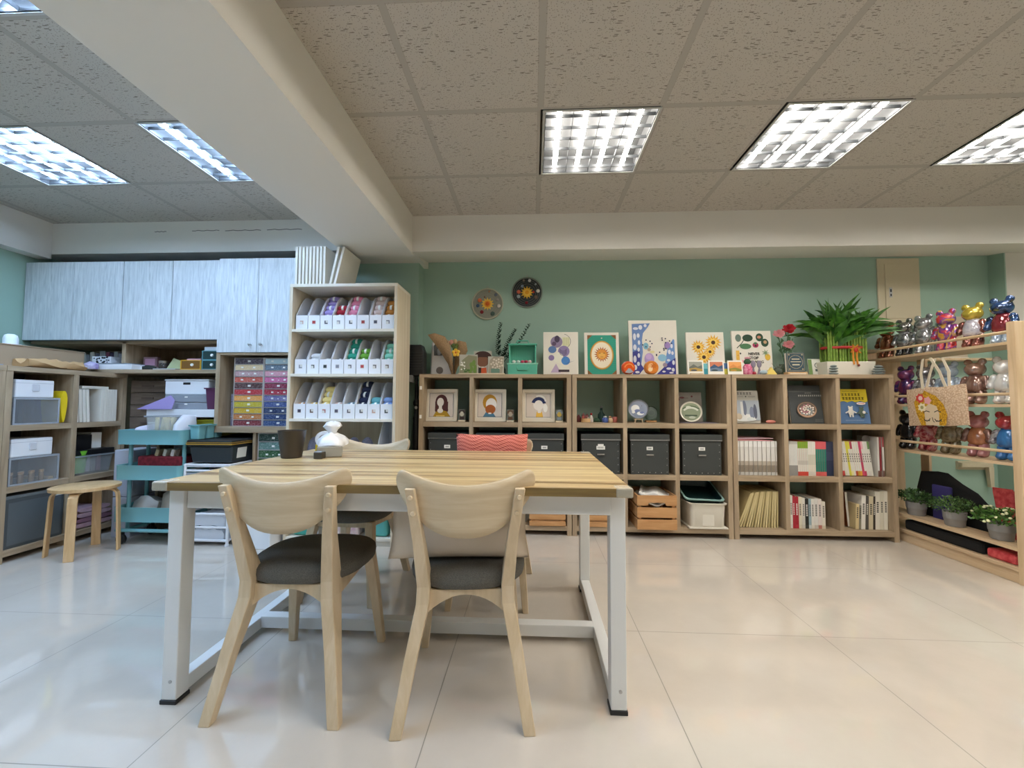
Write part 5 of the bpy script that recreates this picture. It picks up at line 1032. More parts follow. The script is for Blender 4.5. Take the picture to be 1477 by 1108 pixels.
    # label sticker of each file: colours differ
for f in [o for o in bpy.data.objects if o.name.startswith('magazine_file')]:
    i = int(round((f.location.x+1.7115)/.0927)); j = int(round((1.56-f.location.z)/.328)); rr = random.Random(i*7+j); c = rr.choice(TAGC)
    q = rr.choice([[(-.012, -.01), (.012, -.01), (.012, .012), (-.012, .012)], [(-.012, .006), (.006, .006), (.006, -.012), (.012, -.012), (.012, .012), (-.012, .012)], [(-.012, .012), (-.012, -.012), (.012, -.012), (.012, -.004), (-.004, -.004), (-.004, .012)]])
    art([('d8d4cc', rect(-.014, .04, .014, .07)), (c, [(px, pz+.055) for px, pz in q])], f, 'sticker')
for r in range(3):
    for k in range(8):
        nm, c, n = YARN[r][k]; x = -1.7115+.0927*k; z = YZ[r]
        for s in range(n):
            zz = z+.066+.040*s; yy = 3.046+.024*s+(.02 if s == 0 and n == 1 else 0)
            o = bpy.data.objects.new('yarn_skein', sk); COL.objects.link(o); o.location = (x, yy, zz); o.rotation_euler = (0, 0, RND.uniform(-.12, .12))
            if not sk.materials: sk.materials.append(None)
            o.material_slots[0].link = 'OBJECT'; o.material_slots[0].material = yarn_mat(c)
            tag(o, '%s yarn skein, %s%s, in %s file of the %s row' % (nm, ORD[s] if n > 1 else 'alone', ' from the bottom' if n > 1 else '', ORD[k], ROWN[r]), 'yarn', 'yarn skeins in the white files')
            if s % 2 == 0:
                b = bpy.data.objects.new('paper_band', bd); COL.objects.link(b); b.parent = o
for k in range(5):
    o = MB().ell((0, 0, .048), (.05, .05, .048), 14).build('yarn_ball', knit_mat('yarn_grey_violet', '5c5c6c', '787888', 90, 90, .6), None, (-1.63+.1*k, 3.08, .5755), smooth=180); tag(o, 'grey violet yarn ball, %s in the row seen above the far chair' % ORD[k], 'yarn', 'yarn balls on the lower shelf')
    o.scale = (1, 1, 2.0)
f = dup(fproto, (-1.068, 3.0, .5755), 0, 'white file standing at the end of the lower shelf, behind the far chair'); f.scale = (1.3, 1, 1.15)
# foam boards on top
for k in range(11):
    lean = 0 if k < 9 else (12, 13)[k-9]; x = -1.765+.0265*k if k < 9 else -1.505+.034*(k-9)
    o = bx('canvas_board', (0, .017, 0, .29, 0, .285), M_canvas, bevel=.001); o.location = (x, 2.985, 1.8965+.017*math.sin(math.radians(lean))); o.rotation_euler = (0, math.radians(lean), 0)
    tag(o, '%s canvas board from the cabinet side, on top of the yarn shelf%s' % (ORD[k], ', tilted' if lean else ''), 'canvas board', 'canvas boards on the yarn shelf')
# black stand between shelf and bookcase
t = thing('equipment_stand', 'black floor stand with square black head, between yarn shelf and bookcase', 'stand', (-.955, 3.42, 0), 0)
MB().lathe([(.012, .03), (.012, 1.28)], 12, (-.005, 0, 0)).build('pole', M_black, t, smooth=40); MB().lathe([(.028, .62), (.03, .64), (.03, .9), (.022, .92), (.022, 1.0), (.03, 1.01), (.03, 1.03), (.02, 1.05)], 18).build('column', mat('satin_black', '222224', .3), t, smooth=40)
for a in (.4, 2.5, 4.6): MB().tube([(0, 0, .2), (.045*math.cos(a), .1*math.sin(a), .02), (.05*math.cos(a), .12*math.sin(a), .008)], .009, 8).build('leg', M_black, t, smooth=60)
MB().loft([(-.005, 0, 1.245, .05, .05), (-.005, 0, 1.27, .068, .055), (-.005, 0, 1.44, .068, .055), (-.012, 0, 1.50, .055, .05)]).build('head', M_black, t, bevel=.006)
gr = MB()
for k in range(7): gr.box(-.06, .05, -.058, -.054, 1.30+.022*k, 1.31+.022*k)
gr.build('grille', mat('satin_black'), t); MB().loft([(-.045, -.02, 1.19, .02, .025), (-.045, -.02, 1.29, .024, .035)]).build('holder', mat('grey_holder', '8c8a84', .5), t, bevel=.005)
MB().lathe([(.014, -.03), (.012, -.036), (.004, -.037)], 16, (0, 0, .985), 'y').build('knob', M_steel, t, smooth=40)

# ------------------------------------------------------------------ whitewashed overhead cabinets
def cab(name, label, x0, x1, y0, z0, z1, nd, splits=None, knobs=False, dm=M_door):
    t = thing(name, label, 'cabinet', ((x0+x1)/2, y0, z0), 0, 'whitewashed overhead cabinets'); w = (x1-x0)/2; h = z1-z0
    bx('body', (-w, w, .02, .40, 0, h), mat('cabinet_carcass', '6c7074', .7), t); ds = 2*w/nd
    for k in range(nd):
        d = bx('door', (-w+ds*k+.0022, -w+ds*(k+1)-.0022, 0, .0195, .001, h-.001), dm, t, .001)
        if knobs: kx = -w+ds*(k+1)-.045 if k == 0 else -w+ds*k+.04; MB().lathe([(.005, 0), (.006, -.012), (.012, -.018), (.010, -.026), (.003, -.028)], 14, (kx, 0, .06), 'y').build('knob', M_steel, d, smooth=50)
    return t
cab('overhead_cabinet', 'overhead cabinet of two whitewashed doors, next to the left wall', -4.093, -3.262, 3.14, 1.512, 2.143, 2)
cab('overhead_cabinet', 'overhead cabinet of two whitewashed doors in the middle, without knobs', -3.26, -2.442, 3.14, 1.512, 2.143, 2)
cab('overhead_cabinet', 'taller whitewashed cabinet with two round knobs, beside the yarn shelf', -2.44, -1.80, 3.10, 1.405, 2.14, 2, None, True)
# hutch below: side panels, divider, shelf
t = thing('desk_hutch', 'oak desk hutch with open niches under the overhead cabinets', 'hutch', (-3.27, 3.14, 0), 0)
bx('shelf_board', (-.82, .825, .02, .54, 1.2485, 1.2782), M_taupe_h, t, .001); bx('divider', (-.036, -.004, .06, .54, 1.278, 1.51), M_taupe_v, t); bx('back_panel', (-.82, .825, .54, .555, .3, 1.51), M_taupe_v, t)
bx('side_panel', (-.82, -.79, .02, .54, 0, 1.245), M_taupe_v, t); bx('top_board', (-.82, .825, .06, .54, 1.49, 1.511), M_taupe_h, t)
t = thing('drawer_tower', 'oak cabinet column with open shelf holding clear thread drawers', 'cabinet', (-2.12, 3.11, 0), 0)
bx('side_panel', (-.325, -.293, 0, .58, .79, 1.404), M_taupe_v, t, .001); bx('side_panel', (.29, .32, 0, .58, 0, 1.404), M_taupe_v, t, .001); bx('shelf_board', (-.293, .29, 0, .58, .79, .836), M_taupe_h, t, .001); bx('side_panel', (-.025, -.003, .02, .56, 0, .79), M_taupe_v, t, .001); bx('shelf_board', (-.003, .29, .02, .565, .50, .53), M_taupe_h, t, .001); bx('top_board', (-.293, .29, 0, .58, 1.388, 1.404), M_taupe_h, t); bx('back_panel', (-.293, .29, .565, .58, .53, 1.39), M_taupe_v, t)
def thread_cabinet(label, x0, x1, y0, z0, z1, cols, seed, group='clear thread drawer cabinets'):
    t = thing('thread_cabinet', label, 'drawer cabinet', ((x0+x1)/2, y0, z0), 0, group); w = (x1-x0)/2; h = z1-z0; n = len(cols); dh = (h-.006)/n
    sh = mat('clear_frame', 'c4bcb8', .3)
    for s in (-1, 1): bx('side', (s*w-.004*(s > 0), s*w+.004*(s < 0), 0, .2, 0, h), sh, t)
    bx('back', (-w+.004, w-.004, .196, .2, .0, h), sh, t)
    rr = random.Random(seed)
    for k in range(n+1): bx('divider', (-w+.004, w-.004, 0, .196, h-.003-dh*k-.003, h-.003-dh*k), sh, t)
    for k, c in enumerate(cols):
        zt = h-.006-dh*k; cc = [int(c[i:i+2], 16) for i in (0, 2, 4)]; c2 = ''.join('%02x' % min(255, int(v*.62+.38*225)) for v in cc)
        d = bx('drawer', (-w+.006, w-.006, .004, .19, zt-dh+.005, zt-.003), MATS.get('floss_'+c) or floss_mat('floss_'+c, c, c2), t)
        ts = rr.choice([[(-.45, 1), (.35, 1)], [(0, 1.2)], [(-.4, 1), (.0, .5), (.42, 1)], [(.05, 1.2)]])
        for fx, sz in ts: bx('tag', (fx*w-.009*sz, fx*w+.009*sz, .001, .0035, zt-dh*.62, zt-dh*.62+.012*sz), M_paper, d)
thread_cabinet('clear drawer cabinet with warm red, orange and yellow threads', -2.335, -2.098, 3.16, .8365, 1.372, ['4a3c48', 'd8bc90', 'b08c8c', 'b85040', '4c2c2c', 'b02c34', 'e09848', 'c0ac2c', 'cca428', 'c07840', '7c2c34'], 1)
thread_cabinet('clear drawer cabinet with cool blue, violet and rose threads', -2.094, -1.858, 3.16, .8365, 1.372, ['b4ccd4', '5c6c7c', 'c88c98', 'c05c88', '7c1c38', '9c1830', '686090', '3c4c80', '1c2c54', '243868', '2c4474'], 2)
thread_cabinet('clear drawer cabinet with four drawers of green threads, low in the cabinet column', -2.11, -1.87, 3.14, .5305, .786, ['1c342c', '5c7c74', '2c5430', '3c6434'], 3)
t = thing('organizer', 'grey-violet clear bead organizer beside the warm thread drawers', 'organizer', (-2.372, 3.23, .8365), 0)
for k in range(4): bx('drawer', (-.032, .03, 0, .15, .0635*k, .0635*k+.061), mat('bead_grey', '8c88a0', .4, var=(60, 'aca8b8')), t, .002)
# ------------------------------------------------------------------ desk corner
t = thing('desk', 'white desk top in the corner behind the teal cart', 'desk', (-2.86, 3.12, 0), 0)
bx('desktop', (-.14, .41, 0, .55, .905, .965), M_white, t, .003); bx('end_panel', (-.135, -.112, .1, .5, 0, .905), M_taupe_v, t); bx('back_panel', (-.11, .40, .52, .54, .4, .905), M_taupe_h, t)
t = thing('clear_drawer_unit', 'frosted grey two-drawer unit on the desk under a white case', 'drawer unit', (-2.725, 3.17, .9655), 0)
for k in range(2): q = bx('drawer', (-.175, .175, 0, .25, .056*k, .056*k+.053), M_frost, t, .004); bx('label_card', (-.012, .012, -.0015, -.0005, .056*k+.035, .056*k+.045), M_paper, q)
bx('shell', (-.18, .18, .005, .26, .110, .116), M_frost, t, .003)
t = thing('white_case', 'white plastic case with dark slot handle on the frosted drawers', 'case', (-2.75, 3.20, 1.082), 0); bx('body', (-.18, .18, 0, .22, 0, .108), M_white, t, .006); bx('lid', (-.184, .184, -.004, .224, .109, .122), M_white, t, .004); bx('slot', (-.03, .03, -.0015, .001, .078, .096), M_black, t, .003)
tub('tapered_bin', 'purple tapered bin on the desk beside the cabinet column', 'bin', (-2.487, 3.2, .9655), .10, .16, .165, mat('plum_plastic', '5c2c50', .4), taper=.82)
t = thing('storage_tub', 'olive yellow plastic drawer box under the desk', 'drawer', (-2.56, 3.16, .752), 0); bx('body', (-.15, .11, 0, .3, 0, .12), mat('olive_yellow', 'a8a024', .45), t, .004); bx('lip', (-.155, .115, -.008, .3, .12, .135), mat('olive_yellow'), t, .003)
bx_ = boxthing('storage_box', 'white box carrying the olive drawer, half hidden by cart', 'box', (-2.80, -2.475, 3.16, 3.5, .0, .751), mat('dusk_grey', '8c8c90', .6))
t = thing('drawer_cabinet', 'dark walnut drawer block in the corner below the hutch shelf', 'drawers', (-3.165, 3.30, .60), 0)
for k in range(6): d = bx('drawer', (-.15, .15, 0, .3, .1*k, .1*k+.096), M_dkwood, t, .002); bx('pull', (-.05, .05, -.008, 0, .1*k+.045, .1*k+.06), flat('5a4a40'), d)
boxthing('wood_block', 'dark cabinet base carrying the walnut drawers', 'base', (-3.315, -3.01, 3.31, 3.6, 0, .5995), M_dkwood)
boxthing('paper', 'white sheet sticking out of the walnut drawers', 'paper', (-3.12, -3.02, 3.262, 3.291, .845, .858), M_paper, 0)
o = MB().prism([(-.2, 0), (.08, 0), (.09, .07), (.05, .11)], 0, .004).build('folder', mat('lavender_folder', '9c8cc0', .6), None, (-2.86, 3.10, .966), (math.radians(-12), 0, 0)); tag(o, 'lavender folder leaning against the frosted drawers on the desk', 'folder')
# hutch shelf clutter
ZH = 1.2785
for k, (x, wd, h, c, n_) in enumerate(((-3.80, .03, .15, 'b8b4b0', 'grey'), (-3.765, .03, .14, '8c9098', 'slate'), (-3.73, .04, .16, 'c8c4c0', 'pale'), (-3.685, .035, .15, '6c6c80', 'blue grey'), (-3.645, .05, .17, 'a8a8b0', 'light grey'), (-3.59, .03, .16, '7c3450', 'wine'), (-3.555, .03, .155, '5c4464', 'plum'), (-3.52, .035, .165, 'b4b0b0', 'off-white'), (-3.48, .035, .15, '94949c', 'ash'), (-3.44, .03, .16, 'b8b4b4', 'pearl'), (-3.405, .03, .15, 'a0a0a8', 'silver'))):
    spine_book('book', n_+' book in the dark niche under the overhead cabinet', 'book', x, 3.34, ZH, wd, .2, h, [(.7, c), (.3, c)], c, 0, 'books in the dark niche')
t = thing('tin_box', 'white box with black blotches standing in front of the niche books', 'box', (-3.50, 3.22, ZH), 0)
bx('body', (-.08, .08, 0, .1, 0, .11), mat('blotched_white', 'e8e8ec', .4), t, .003); rr = random.Random(3)
art([('2c2c34', circ(rr.uniform(-.07, .07), rr.uniform(.06, .104), rr.uniform(.005, .011), rr.uniform(.004, .008), 9)) for k in range(22)]+[('8c98b8', rect(-.07, .02+.013*k, .07, .025+.013*k)) for k in range(3)], t)
boxthing('flat_box', 'long white flat box lying on the corner worktop', 'box', (-3.52, -3.19, 3.17, 3.30, ZH, ZH+.042), M_white, .004)
boxthing('magazine', 'grey magazine lying on the flat white box', 'magazine', (-3.50, -3.20, 3.175, 3.30, ZH+.0425, ZH+.052), flat('8c9094'), .001)
heap('cloth_roll', 'purple and white cloth roll at the corner worktop', 'cloth', mat('lilac_cloth', '7c68a8', .9, var=(14, 'd8d4e0')), [(3.16, ZH), (3.155, ZH+.05), (3.11, ZH+.06), (3.06, ZH+.03), (3.07, ZH)], -3.52, -3.42, 5, ZH)
heap('glove', 'dark grey glove lying at the edge of the hutch shelf', 'glove', mat('dark_knit', '2c302c', .95), [(3.20, ZH), (3.20, ZH+.03), (3.17, ZH+.035), (3.155, ZH+.012), (3.16, ZH)], -3.10, -2.99, 6, ZH)
t = thing('photo_block', 'pink framed block beside the glass jar in the niche', 'block', (-3.16, 3.30, ZH), 0); bx('body', (-.06, .06, 0, .03, .03, .115), flat('8c6c70'), t, .003); bx('face', (-.042, .042, -.002, 0, .045, .10), flat('c090a8'), t); bx('base', (-.10, .07, -.05, .04, 0, .03), M_paper, t, .002)
t = thing('jar', 'small glass jar with steel lid in the niche', 'jar', (-3.02, 3.28, ZH), 0); MB().lathe([(.03, 0), (.036, .005), (.036, .05), (.03, .06)], 20).build('body', mat('smoky_glass', '4c443c', .1, alpha=.8), t, smooth=40); MB().lathe([(.036, .06), (.037, .078), (.034, .08)], 20).build('lid', M_steel, t, smooth=40)
o = MB().prism([(-.10, 0), (.10, 0), (.09, .05), (-.06, .105)], 0, .003).build('note_paper', flat('b0b488', .8), None, (-2.87, 3.24, ZH), (math.radians(-15), 0, 0)); tag(o, 'sage green paper leaning beside the yellow drawer', 'paper')
boxthing('paper', 'grey papers lying flat on the hutch shelf before the sage sheet', 'paper', (-3.05, -2.82, 3.165, 3.23, ZH, ZH+.008), flat('a8a8a8'), 0)
def mini_drawer(label, x0, x1, z0, h, frame, inner):
    t = thing('desk_organizer', label, 'drawer', ((x0+x1)/2, 3.17, z0), 0, 'small coloured drawers'); w = (x1-x0)/2
    for b in ((-w, w, 0, .14, 0, .006), (-w, w, 0, .14, h-.006, h), (-w, -w+.006, 0, .14, .006, h-.006), (w-.006, w, 0, .14, .006, h-.006)): bx('frame', b, flat(frame, .4), t)
    bx('drawer', (-w+.006, w-.006, .004, .13, .006, h-.006), flat(inner, .4), t); MB().lathe([(.012, .004), (.01, -.004)], 14, (.01, 0, h*.5), 'y').build('knob', M_paper, t, smooth=40)
mini_drawer('small yellow-framed drawer with brown inside on the hutch shelf', -2.785, -2.617, ZH, .075, 'e0a828', '7c5420')
mini_drawer('lower of two small teal drawers beside the yellow drawer', -2.61, -2.47, ZH, .075, '5c9098', '1c3838')
mini_drawer('upper of two small teal drawers beside the yellow drawer', -2.61, -2.47, ZH+.0755, .075, '5c9098', '1c3838')
boxthing('notebook', 'pink notebook lying on the yellow drawer', 'notebook', (-2.74, -2.63, 3.18, 3.28, ZH+.0755, ZH+.087), flat('d0a0b0'), .001)
boxthing('box', 'pale grey box lying on the upper teal drawer', 'box', (-2.6, -2.48, 3.18, 3.28, ZH+.151, ZH+.18), flat('c0c4c8'), .002)
# ------------------------------------------------------------------ oak case along the left wall (faces +x)
XC = -3.32
lc = thing('side_bookcase', 'oak cube case along the left wall, with clear drawers and canvases', 'bookcase', (XC, 2.5, 0), 0)
yv = (-.02, .372, .735); 
for a in yv: bx('upright', (-.385, 0, a, a+.036, 0, 1.216), M_taupe_v, lc, .001)
bx('top_panel', (-.385, .003, -.02, .771, 1.216, 1.248), M_taupe_y, lc, .001)
for a, b in ((yv[0]+.036, yv[1]), (yv[1]+.036, yv[2])):
    for z0, z1 in ((.83, .868), (.437, .476), (.04, .078)): bx('shelf', (-.385, -.001, a, b, z0, z1), M_taupe_y, lc, .001)
bx('back_panel', (-.385, -.38, -.02, .771, .04, 1.216), M_black, lc)
nc = thing('side_bookcase', 'oak case cut by the left photo edge, in front of the cube case', 'bookcase', (XC, 2.08, 0), 0)
bx('upright', (-.385, 0, .36, .398, 0, 1.216), M_taupe_v, nc, .001); bx('upright', (-.385, 0, -.4, -.364, 0, 1.216), M_taupe_v, nc, .001); bx('top_panel', (-.385, .003, -.4, .398, 1.216, 1.248), M_taupe_y, nc, .001)
for z0, z1 in ((.83, .868), (.437, .476), (.04, .078)): bx('shelf', (-.385, -.001, -.364, .36, z0, z1), M_taupe_y, nc, .001)
def case_box(label, y0, y1, z0, z1):
    t = thing('white_case', label, 'case', (XC-.02, (y0+y1)/2, z0), math.pi/2, 'white plastic cases'); w = (y1-y0)/2
    bx('body', (-w, w, 0, .3, 0, z1-z0), M_white, t, .006); bx('latch', (-.02, .02, -.006, .002, (z1-z0)*.35, (z1-z0)*.75), mat('pale_latch', 'd2d2d6', .4), t, .003); bx('seam', (-w-.0005, w+.0005, -.0008, .3, (z1-z0)*.8, (z1-z0)*.82), flat('bcbcc0'), t)
case_box('white plastic case with latch on the upper clear drawer', 2.545, 2.765, 1.0465, 1.165); case_box('white plastic case with latch on the lower clear drawer', 2.54, 2.775, .6565, .775)
def clear_drawer(label, y0, y1, z0, z1):
    t = thing('clear_box', label, 'drawer', (XC-.015, (y0+y1)/2, z0), math.pi/2, 'clear plastic drawers'); w = (y1-y0)/2; h = z1-z0
    bx('front', (-w, w, 0, .004, 0, h), mat('smoky_clear', 'b0b4b8', .2, alpha=.2), t, .002)
    for s in (-1, 1): bx('side', (s*w-.004*(s > 0), s*w+.004*(s < 0), .005, .3, 0, h), M_clear, t)
    bx('bottom', (-w+.005, w-.005, .005, .3, 0, .004), M_clear, t); bx('top', (-w, w, .005, .3, h-.004, h), M_frost, t)
    for b in ((-w, w, -.003, 0, h-.012, h), (-w, w, -.003, 0, 0, .01), (-w, -w+.01, -.003, 0, .01, h-.012), (w-.01, w, -.003, 0, .01, h-.012)): bx('rim', b, M_frost, t)
clear_drawer('upper clear plastic drawer, nearly empty, in the left wall case', 2.535, 2.80, .8685, 1.0455); clear_drawer('lower clear plastic drawer holding small brown jars', 2.53, 2.815, .4765, .6555)
for k in range(7):
    t = thing('jar', 'small brown-capped jar, %s in the lower clear drawer' % ORD[k], 'jar', (XC-.05-.03*(k % 2), 2.56+.03*k, .481), 0, 'jars in the clear drawer')
    MB().lathe([(.012, 0), (.013, .003), (.013, .05), (.009, .058)], 12).build('body', mat('amber_glass', '8c6c48', .15), t, smooth=40); MB().lathe([(.0125, .058), (.0125, .075)], 12).build('cap', flat('b89060', .4), t, smooth=40)
boxthing('sketch_pad', 'wood-coloured pad lying in the lower clear drawer', 'pad', (XC-.25, XC-.04, 2.775, 2.805, .481, .50), flat('c8a878'), .001)
o = MB().rings([[(XC-.02-.05*i, 2.832+.02*math.cos(a)+.004*math.sin(a*2), .985+.112*math.sin(a)) for a in [k*math.pi/10 for k in range(20)]] for i in range(4)], True).build('yellow_pouch', mat('bright_yellow', 'e8c81c', .5), None, smooth=60); o.location = (0, 0, 0); tag(o, 'bright yellow pouch squeezed beside the upper clear drawer', 'pouch')
for k in range(4):
    o = bx('canvas_board', (-.3, 0, 0, .02, 0, .245), M_canvas, bevel=.001); o.location = (XC-.02, 2.915+.026*k, .8685); o.rotation_euler = (math.radians(4), 0, 0); tag(o, '%s of four canvas boards tilting in the left wall case' % ORD[k], 'canvas board', 'canvases in the left wall case')
for k in range(6):
    o = bx('canvas_board', (-.3, 0, 0, .019, 0, .25), M_canvas, bevel=.001); o.location = (XC-.015, 3.085+.0205*k, .8685); tag(o, '%s of six upright canvas boards in the left wall case' % ORD[k], 'canvas board', 'canvases in the left wall case')
boxthing('canvas_board', 'canvas board lying flat across the upright ones', 'canvas board', (XC-.3, XC-.04, 2.965, 3.16, 1.1195, 1.14), M_canvas, .001)
t = tub('clear_tub', 'clear tub with a lime green bowl, in the left wall case', 'tub', (XC-.14, 3.07, .4765), .24, .31, .14, M_clear, lipm=M_frost)
t = thing('bowl', 'lime green bowl standing in the clear tub', 'bowl', (XC-.09, 2.99, .488), 0); MB().lathe([(.04, 0), (.05, .004), (.062, .14), (.066, .165), (.06, .165), (.046, .012)], 24).build('body', flat('7cc83c', .4), t, smooth=40)
for k, (y, c) in enumerate(((3.07, 'c8c4c4'), (3.11, 'a89c98'), (3.15, 'b07880'))): boxthing('craft_pack', ('grey', 'taupe', 'dusty pink')[k]+' packet standing in the clear tub', 'packet', (XC-.2, XC-.08, y-.018, y+.016, .488, .60+.02*k), flat(c), .004)
boxthing('black_board', 'black frame with white edge lying on the clear tub', 'board', (XC-.30, XC-.03, 2.92, 3.22, .6205, .66), M_black, .003); boxthing('white_box', 'white box end standing behind the clear tub', 'box', (XC-.33, XC-.10, 3.10, 3.18, .6605, .78), M_paper, .002); boxthing('black_box', 'dark flat box on the black frame', 'box', (XC-.3, XC-.08, 2.92, 3.09, .6605, .77), M_black, .004)
t = thing('storage_bin', 'dark grey fabric bin filling the bottom cube of the left wall case', 'bin', (XC-.02, 2.695, .0785), math.pi/2); bx('body', (-.172, .17, 0, .33, 0, .33), mat('grey_bin', '4c5254', .6), t, .006); bx('rim', (-.175, .173, -.003, .333, .315, .335), mat('grey_bin_rim', '6c7274', .5), t, .003); bx('label_holder', (.11, .16, -.006, -.002, .285, .31), M_paper, t); bx('panel', (-.15, .15, -.002, 0, .02, .29), mat('grey_bin_panel', '5c6264', .5), t, .002)
for k in range(4): o = MB().rings([[(XC-.02-.27*i/3, 3.085+(.145-.01*k)*math.cos(a), .0785+.024+.0365*k+.018*math.sin(a)+.003*math.sin(a*3+i)) for a in [q*math.pi/9 for q in range(18)]] for i in range(4)], True).build('folded_cloth', mat('pink_cloth', 'c8a0ac', .9, var=(20, 'd8b8c0')) if k != 1 else mat('mauve_cloth', '9c7080', .9), None, smooth=60); tag(o, '%s pink folded cloth from the bottom, in the lowest cube' % ORD[k], 'cloth', 'folded pink cloths')
# things on top of the case
t = thing('cardboard_box', 'long brown cardboard box on the left wall case', 'box', (-3.452, 2.785, 1.2485), math.radians(90)); bx('body', (-.29, .265, 0, .24, 0, .145), M_card, t, .003); bx('lid_flap', (-.293, .268, -.004, .244, .145, .152), M_card, t, .001)
bx_ = boxthing('cardboard_box', 'second brown cardboard box at the photo edge, on the near oak case', 'box', (-3.70, -3.46, 2.0, 2.478, 1.2485, 1.39), M_card, .003)
t = thing('lid_cup', 'white domed plastic cup on the cardboard box', 'cup', (-3.50, 2.625, 1.4015), 0); MB().lathe([(.036, 0), (.036, .04), (.03, .062), (.016, .07)], 20).build('dome', mat('milky_plastic', 'dce4e8', .3), t, smooth=60); MB().lathe([(.05, 0), (.05, .004)], 20).build('brim', M_white, t)
boxthing('paper', 'white paper slip lying on the cardboard box', 'paper', (-3.62, -3.50, 2.72, 2.87, 1.4015, 1.406), M_paper, 0)
mb = MB(); n = 8
R_ = [[(-3.386+.062*math.cos(a)*(1-.3*u), 2.60+.38*u, 1.2487+(.026+.016*math.sin(a*3+u*9))*(1+math.sin(a))*.8+.002+.006*abs(math.sin(u*23+a*5))*(math.sin(a) > 0)) for a in [k*math.pi/8 for k in range(16)]] for u in [i/n for i in range(n+1)]]
tag(mb.rings(R_).build('kraft_paper', mat('kraft', 'b08c60', .8, bmp=(40, .4)), None, smooth=30), 'crumpled brown kraft paper at the edge of the left wall case', 'paper')
bx_ = boxthing('cutting_mat', 'thin grey mat covering the top of the left wall case', 'mat', (-3.70, -3.318, 2.1, 2.46, 1.2485, 1.2545), flat('8c8c94', .5), 0)
# ------------------------------------------------------------------ stool
t = thing('round_stool', 'low round bentwood stool before the left wall case', 'stool', (-3.035, 2.735, 0), math.radians(28))
MB().lathe([(.165, .428), (.178, .432), (.180, .452), (.172, .456), (.0, .456)][:4], 40).build('seat', M_stool, t, smooth=40)
for k in range(4):
    a = k*math.pi/2; c_, s_ = math.cos(a), math.sin(a)
    path = [(.07, .4215), (.12, .4215), (.15, .415), (.166, .395), (.171, .36), (.178, .18), (.185, 0)]; vs = []; fs = []
    for i, (r_, z) in enumerate(path):
        r0, z0 = path[max(i-1, 0)]; r1, z1 = path[min(i+1, 6)]; dx, dz = r1-r0, z1-z0; l = math.hypot(dx, dz); nx, nz = -dz/l*.0115, dx/l*.0115
        for sx, sw in ((1, -.025), (1, .025), (-1, .025), (-1, -.025)):
            rr_, zz = r_+nx*sx*.55, max(0, z+nz*sx*.55); vs.append((rr_*c_-sw*s_, rr_*s_+sw*c_, zz))
    for i in range(6):
        for q in range(4): fs.append((4*i+q, 4*i+(q+1) % 4, 4*i+4+(q+1) % 4, 4*i+4+q))
    fs += [(3, 2, 1, 0), (24, 25, 26, 27)]; MB().add(vs, fs).build('leg', M_stool, t, bevel=.003)
# ------------------------------------------------------------------ teal utility cart
cx, cy = -2.755, 3.04; t = thing('utility_cart', 'three-tier teal metal utility cart in front of the desk', 'cart', (cx, cy, 0), 0)
def tray(z, x0, x1, h=.10):
    q = tub('tray', '', '', (0, 0, 0), x1-x0, .30, h, M_teal, taper=.95)
    for p in ('label', 'category'): del q[p]
    return q
for z in (.165, .462, .715):
    a, b, d = .245, .15, .03
    def rr(e, zz):
        o = []
        for x, y, a0 in ((a-d, b-d, 0), (-a+d, b-d, 90), (-a+d, -b+d, 180), (a-d, -b+d, 270)):
            for k in range(6): q = math.radians(a0+18*k); o.append((x+(d+e)*math.cos(q), y+(d+e)*math.sin(q), zz))
        return o
    MB().rings([rr(0, z), rr(.002, z+.10), rr(.005, z+.104), rr(-.001, z+.104), rr(-.003, z+.10), rr(-.003, z+.004)], True).build('tray', M_teal, t, smooth=40)
for s in (-1, 1):
    for yy in (-.07, .07): MB().tube([(s*.205, yy*1.0, .07), (s*.205, yy, .80)], .013, 8).build('post', M_teal, t, smooth=60)
    MB().tube([(s*.205, -.135, .09), (s*.205, .135, .09)], .013, 8).build('foot_rail', M_teal, t, smooth=60)
for yy in (-.125, .125): MB().tube([(-.235, yy, .10), (.235, yy, .10)], .013, 8).build('foot_rail', M_teal, t, smooth=60)
for sx in (-1, 1):
    for yy in (-.12, .12): c_ = MB().lathe([(.033, -.011), (.036, -.008), (.036, .008), (.033, .011)], 18, (sx*.20, yy, .036), 'y').build('wheel', M_black, t, smooth=40); MB().box(sx*.20-.012, sx*.20+.012, yy-.016, yy+.016, .036, .088).build('fork', M_black, t, bevel=.003)
ZC1 = .7195
t = tub('clear_tub', 'clear tub of corks on the top tier of the teal cart', 'tub', (-2.72, 3.0, ZC1+.06), .19, .18, .14, M_clear, lipm=M_frost)
boxthing('cardboard_tray', 'flat brown card filling the cart top tier under the tubs', 'card', (-2.98, -2.535, 2.91, 3.17, ZC1, ZC1+.059), M_card, .002)
rr = random.Random(9)
for k in range(9): o = MB().lathe([(.012, 0), (.013, .003), (.013, .112), (.011, .116)], 12).build('cork', mat('pale_cork', 'd0c08c', .8), None, (-2.775+.03*(k % 5), 2.975+.04*(k//5), ZC1+.075), (rr.uniform(-.3, .1), rr.uniform(-.3, .3), 0), smooth=40); tag(o, 'pale cork standing in the clear tub on the teal cart', 'cork', 'corks in the clear tub')
heap('plastic_bag', 'crumpled white plastic bags beside the clear tub of corks', 'bag', mat('white_film', 'dcdce2', .4), [(3.12, ZC1+.06), (3.11, ZC1+.20), (3.0, ZC1+.21), (2.93, ZC1+.14), (2.92, ZC1+.06)], -2.64, -2.55, 7, ZC1+.06)
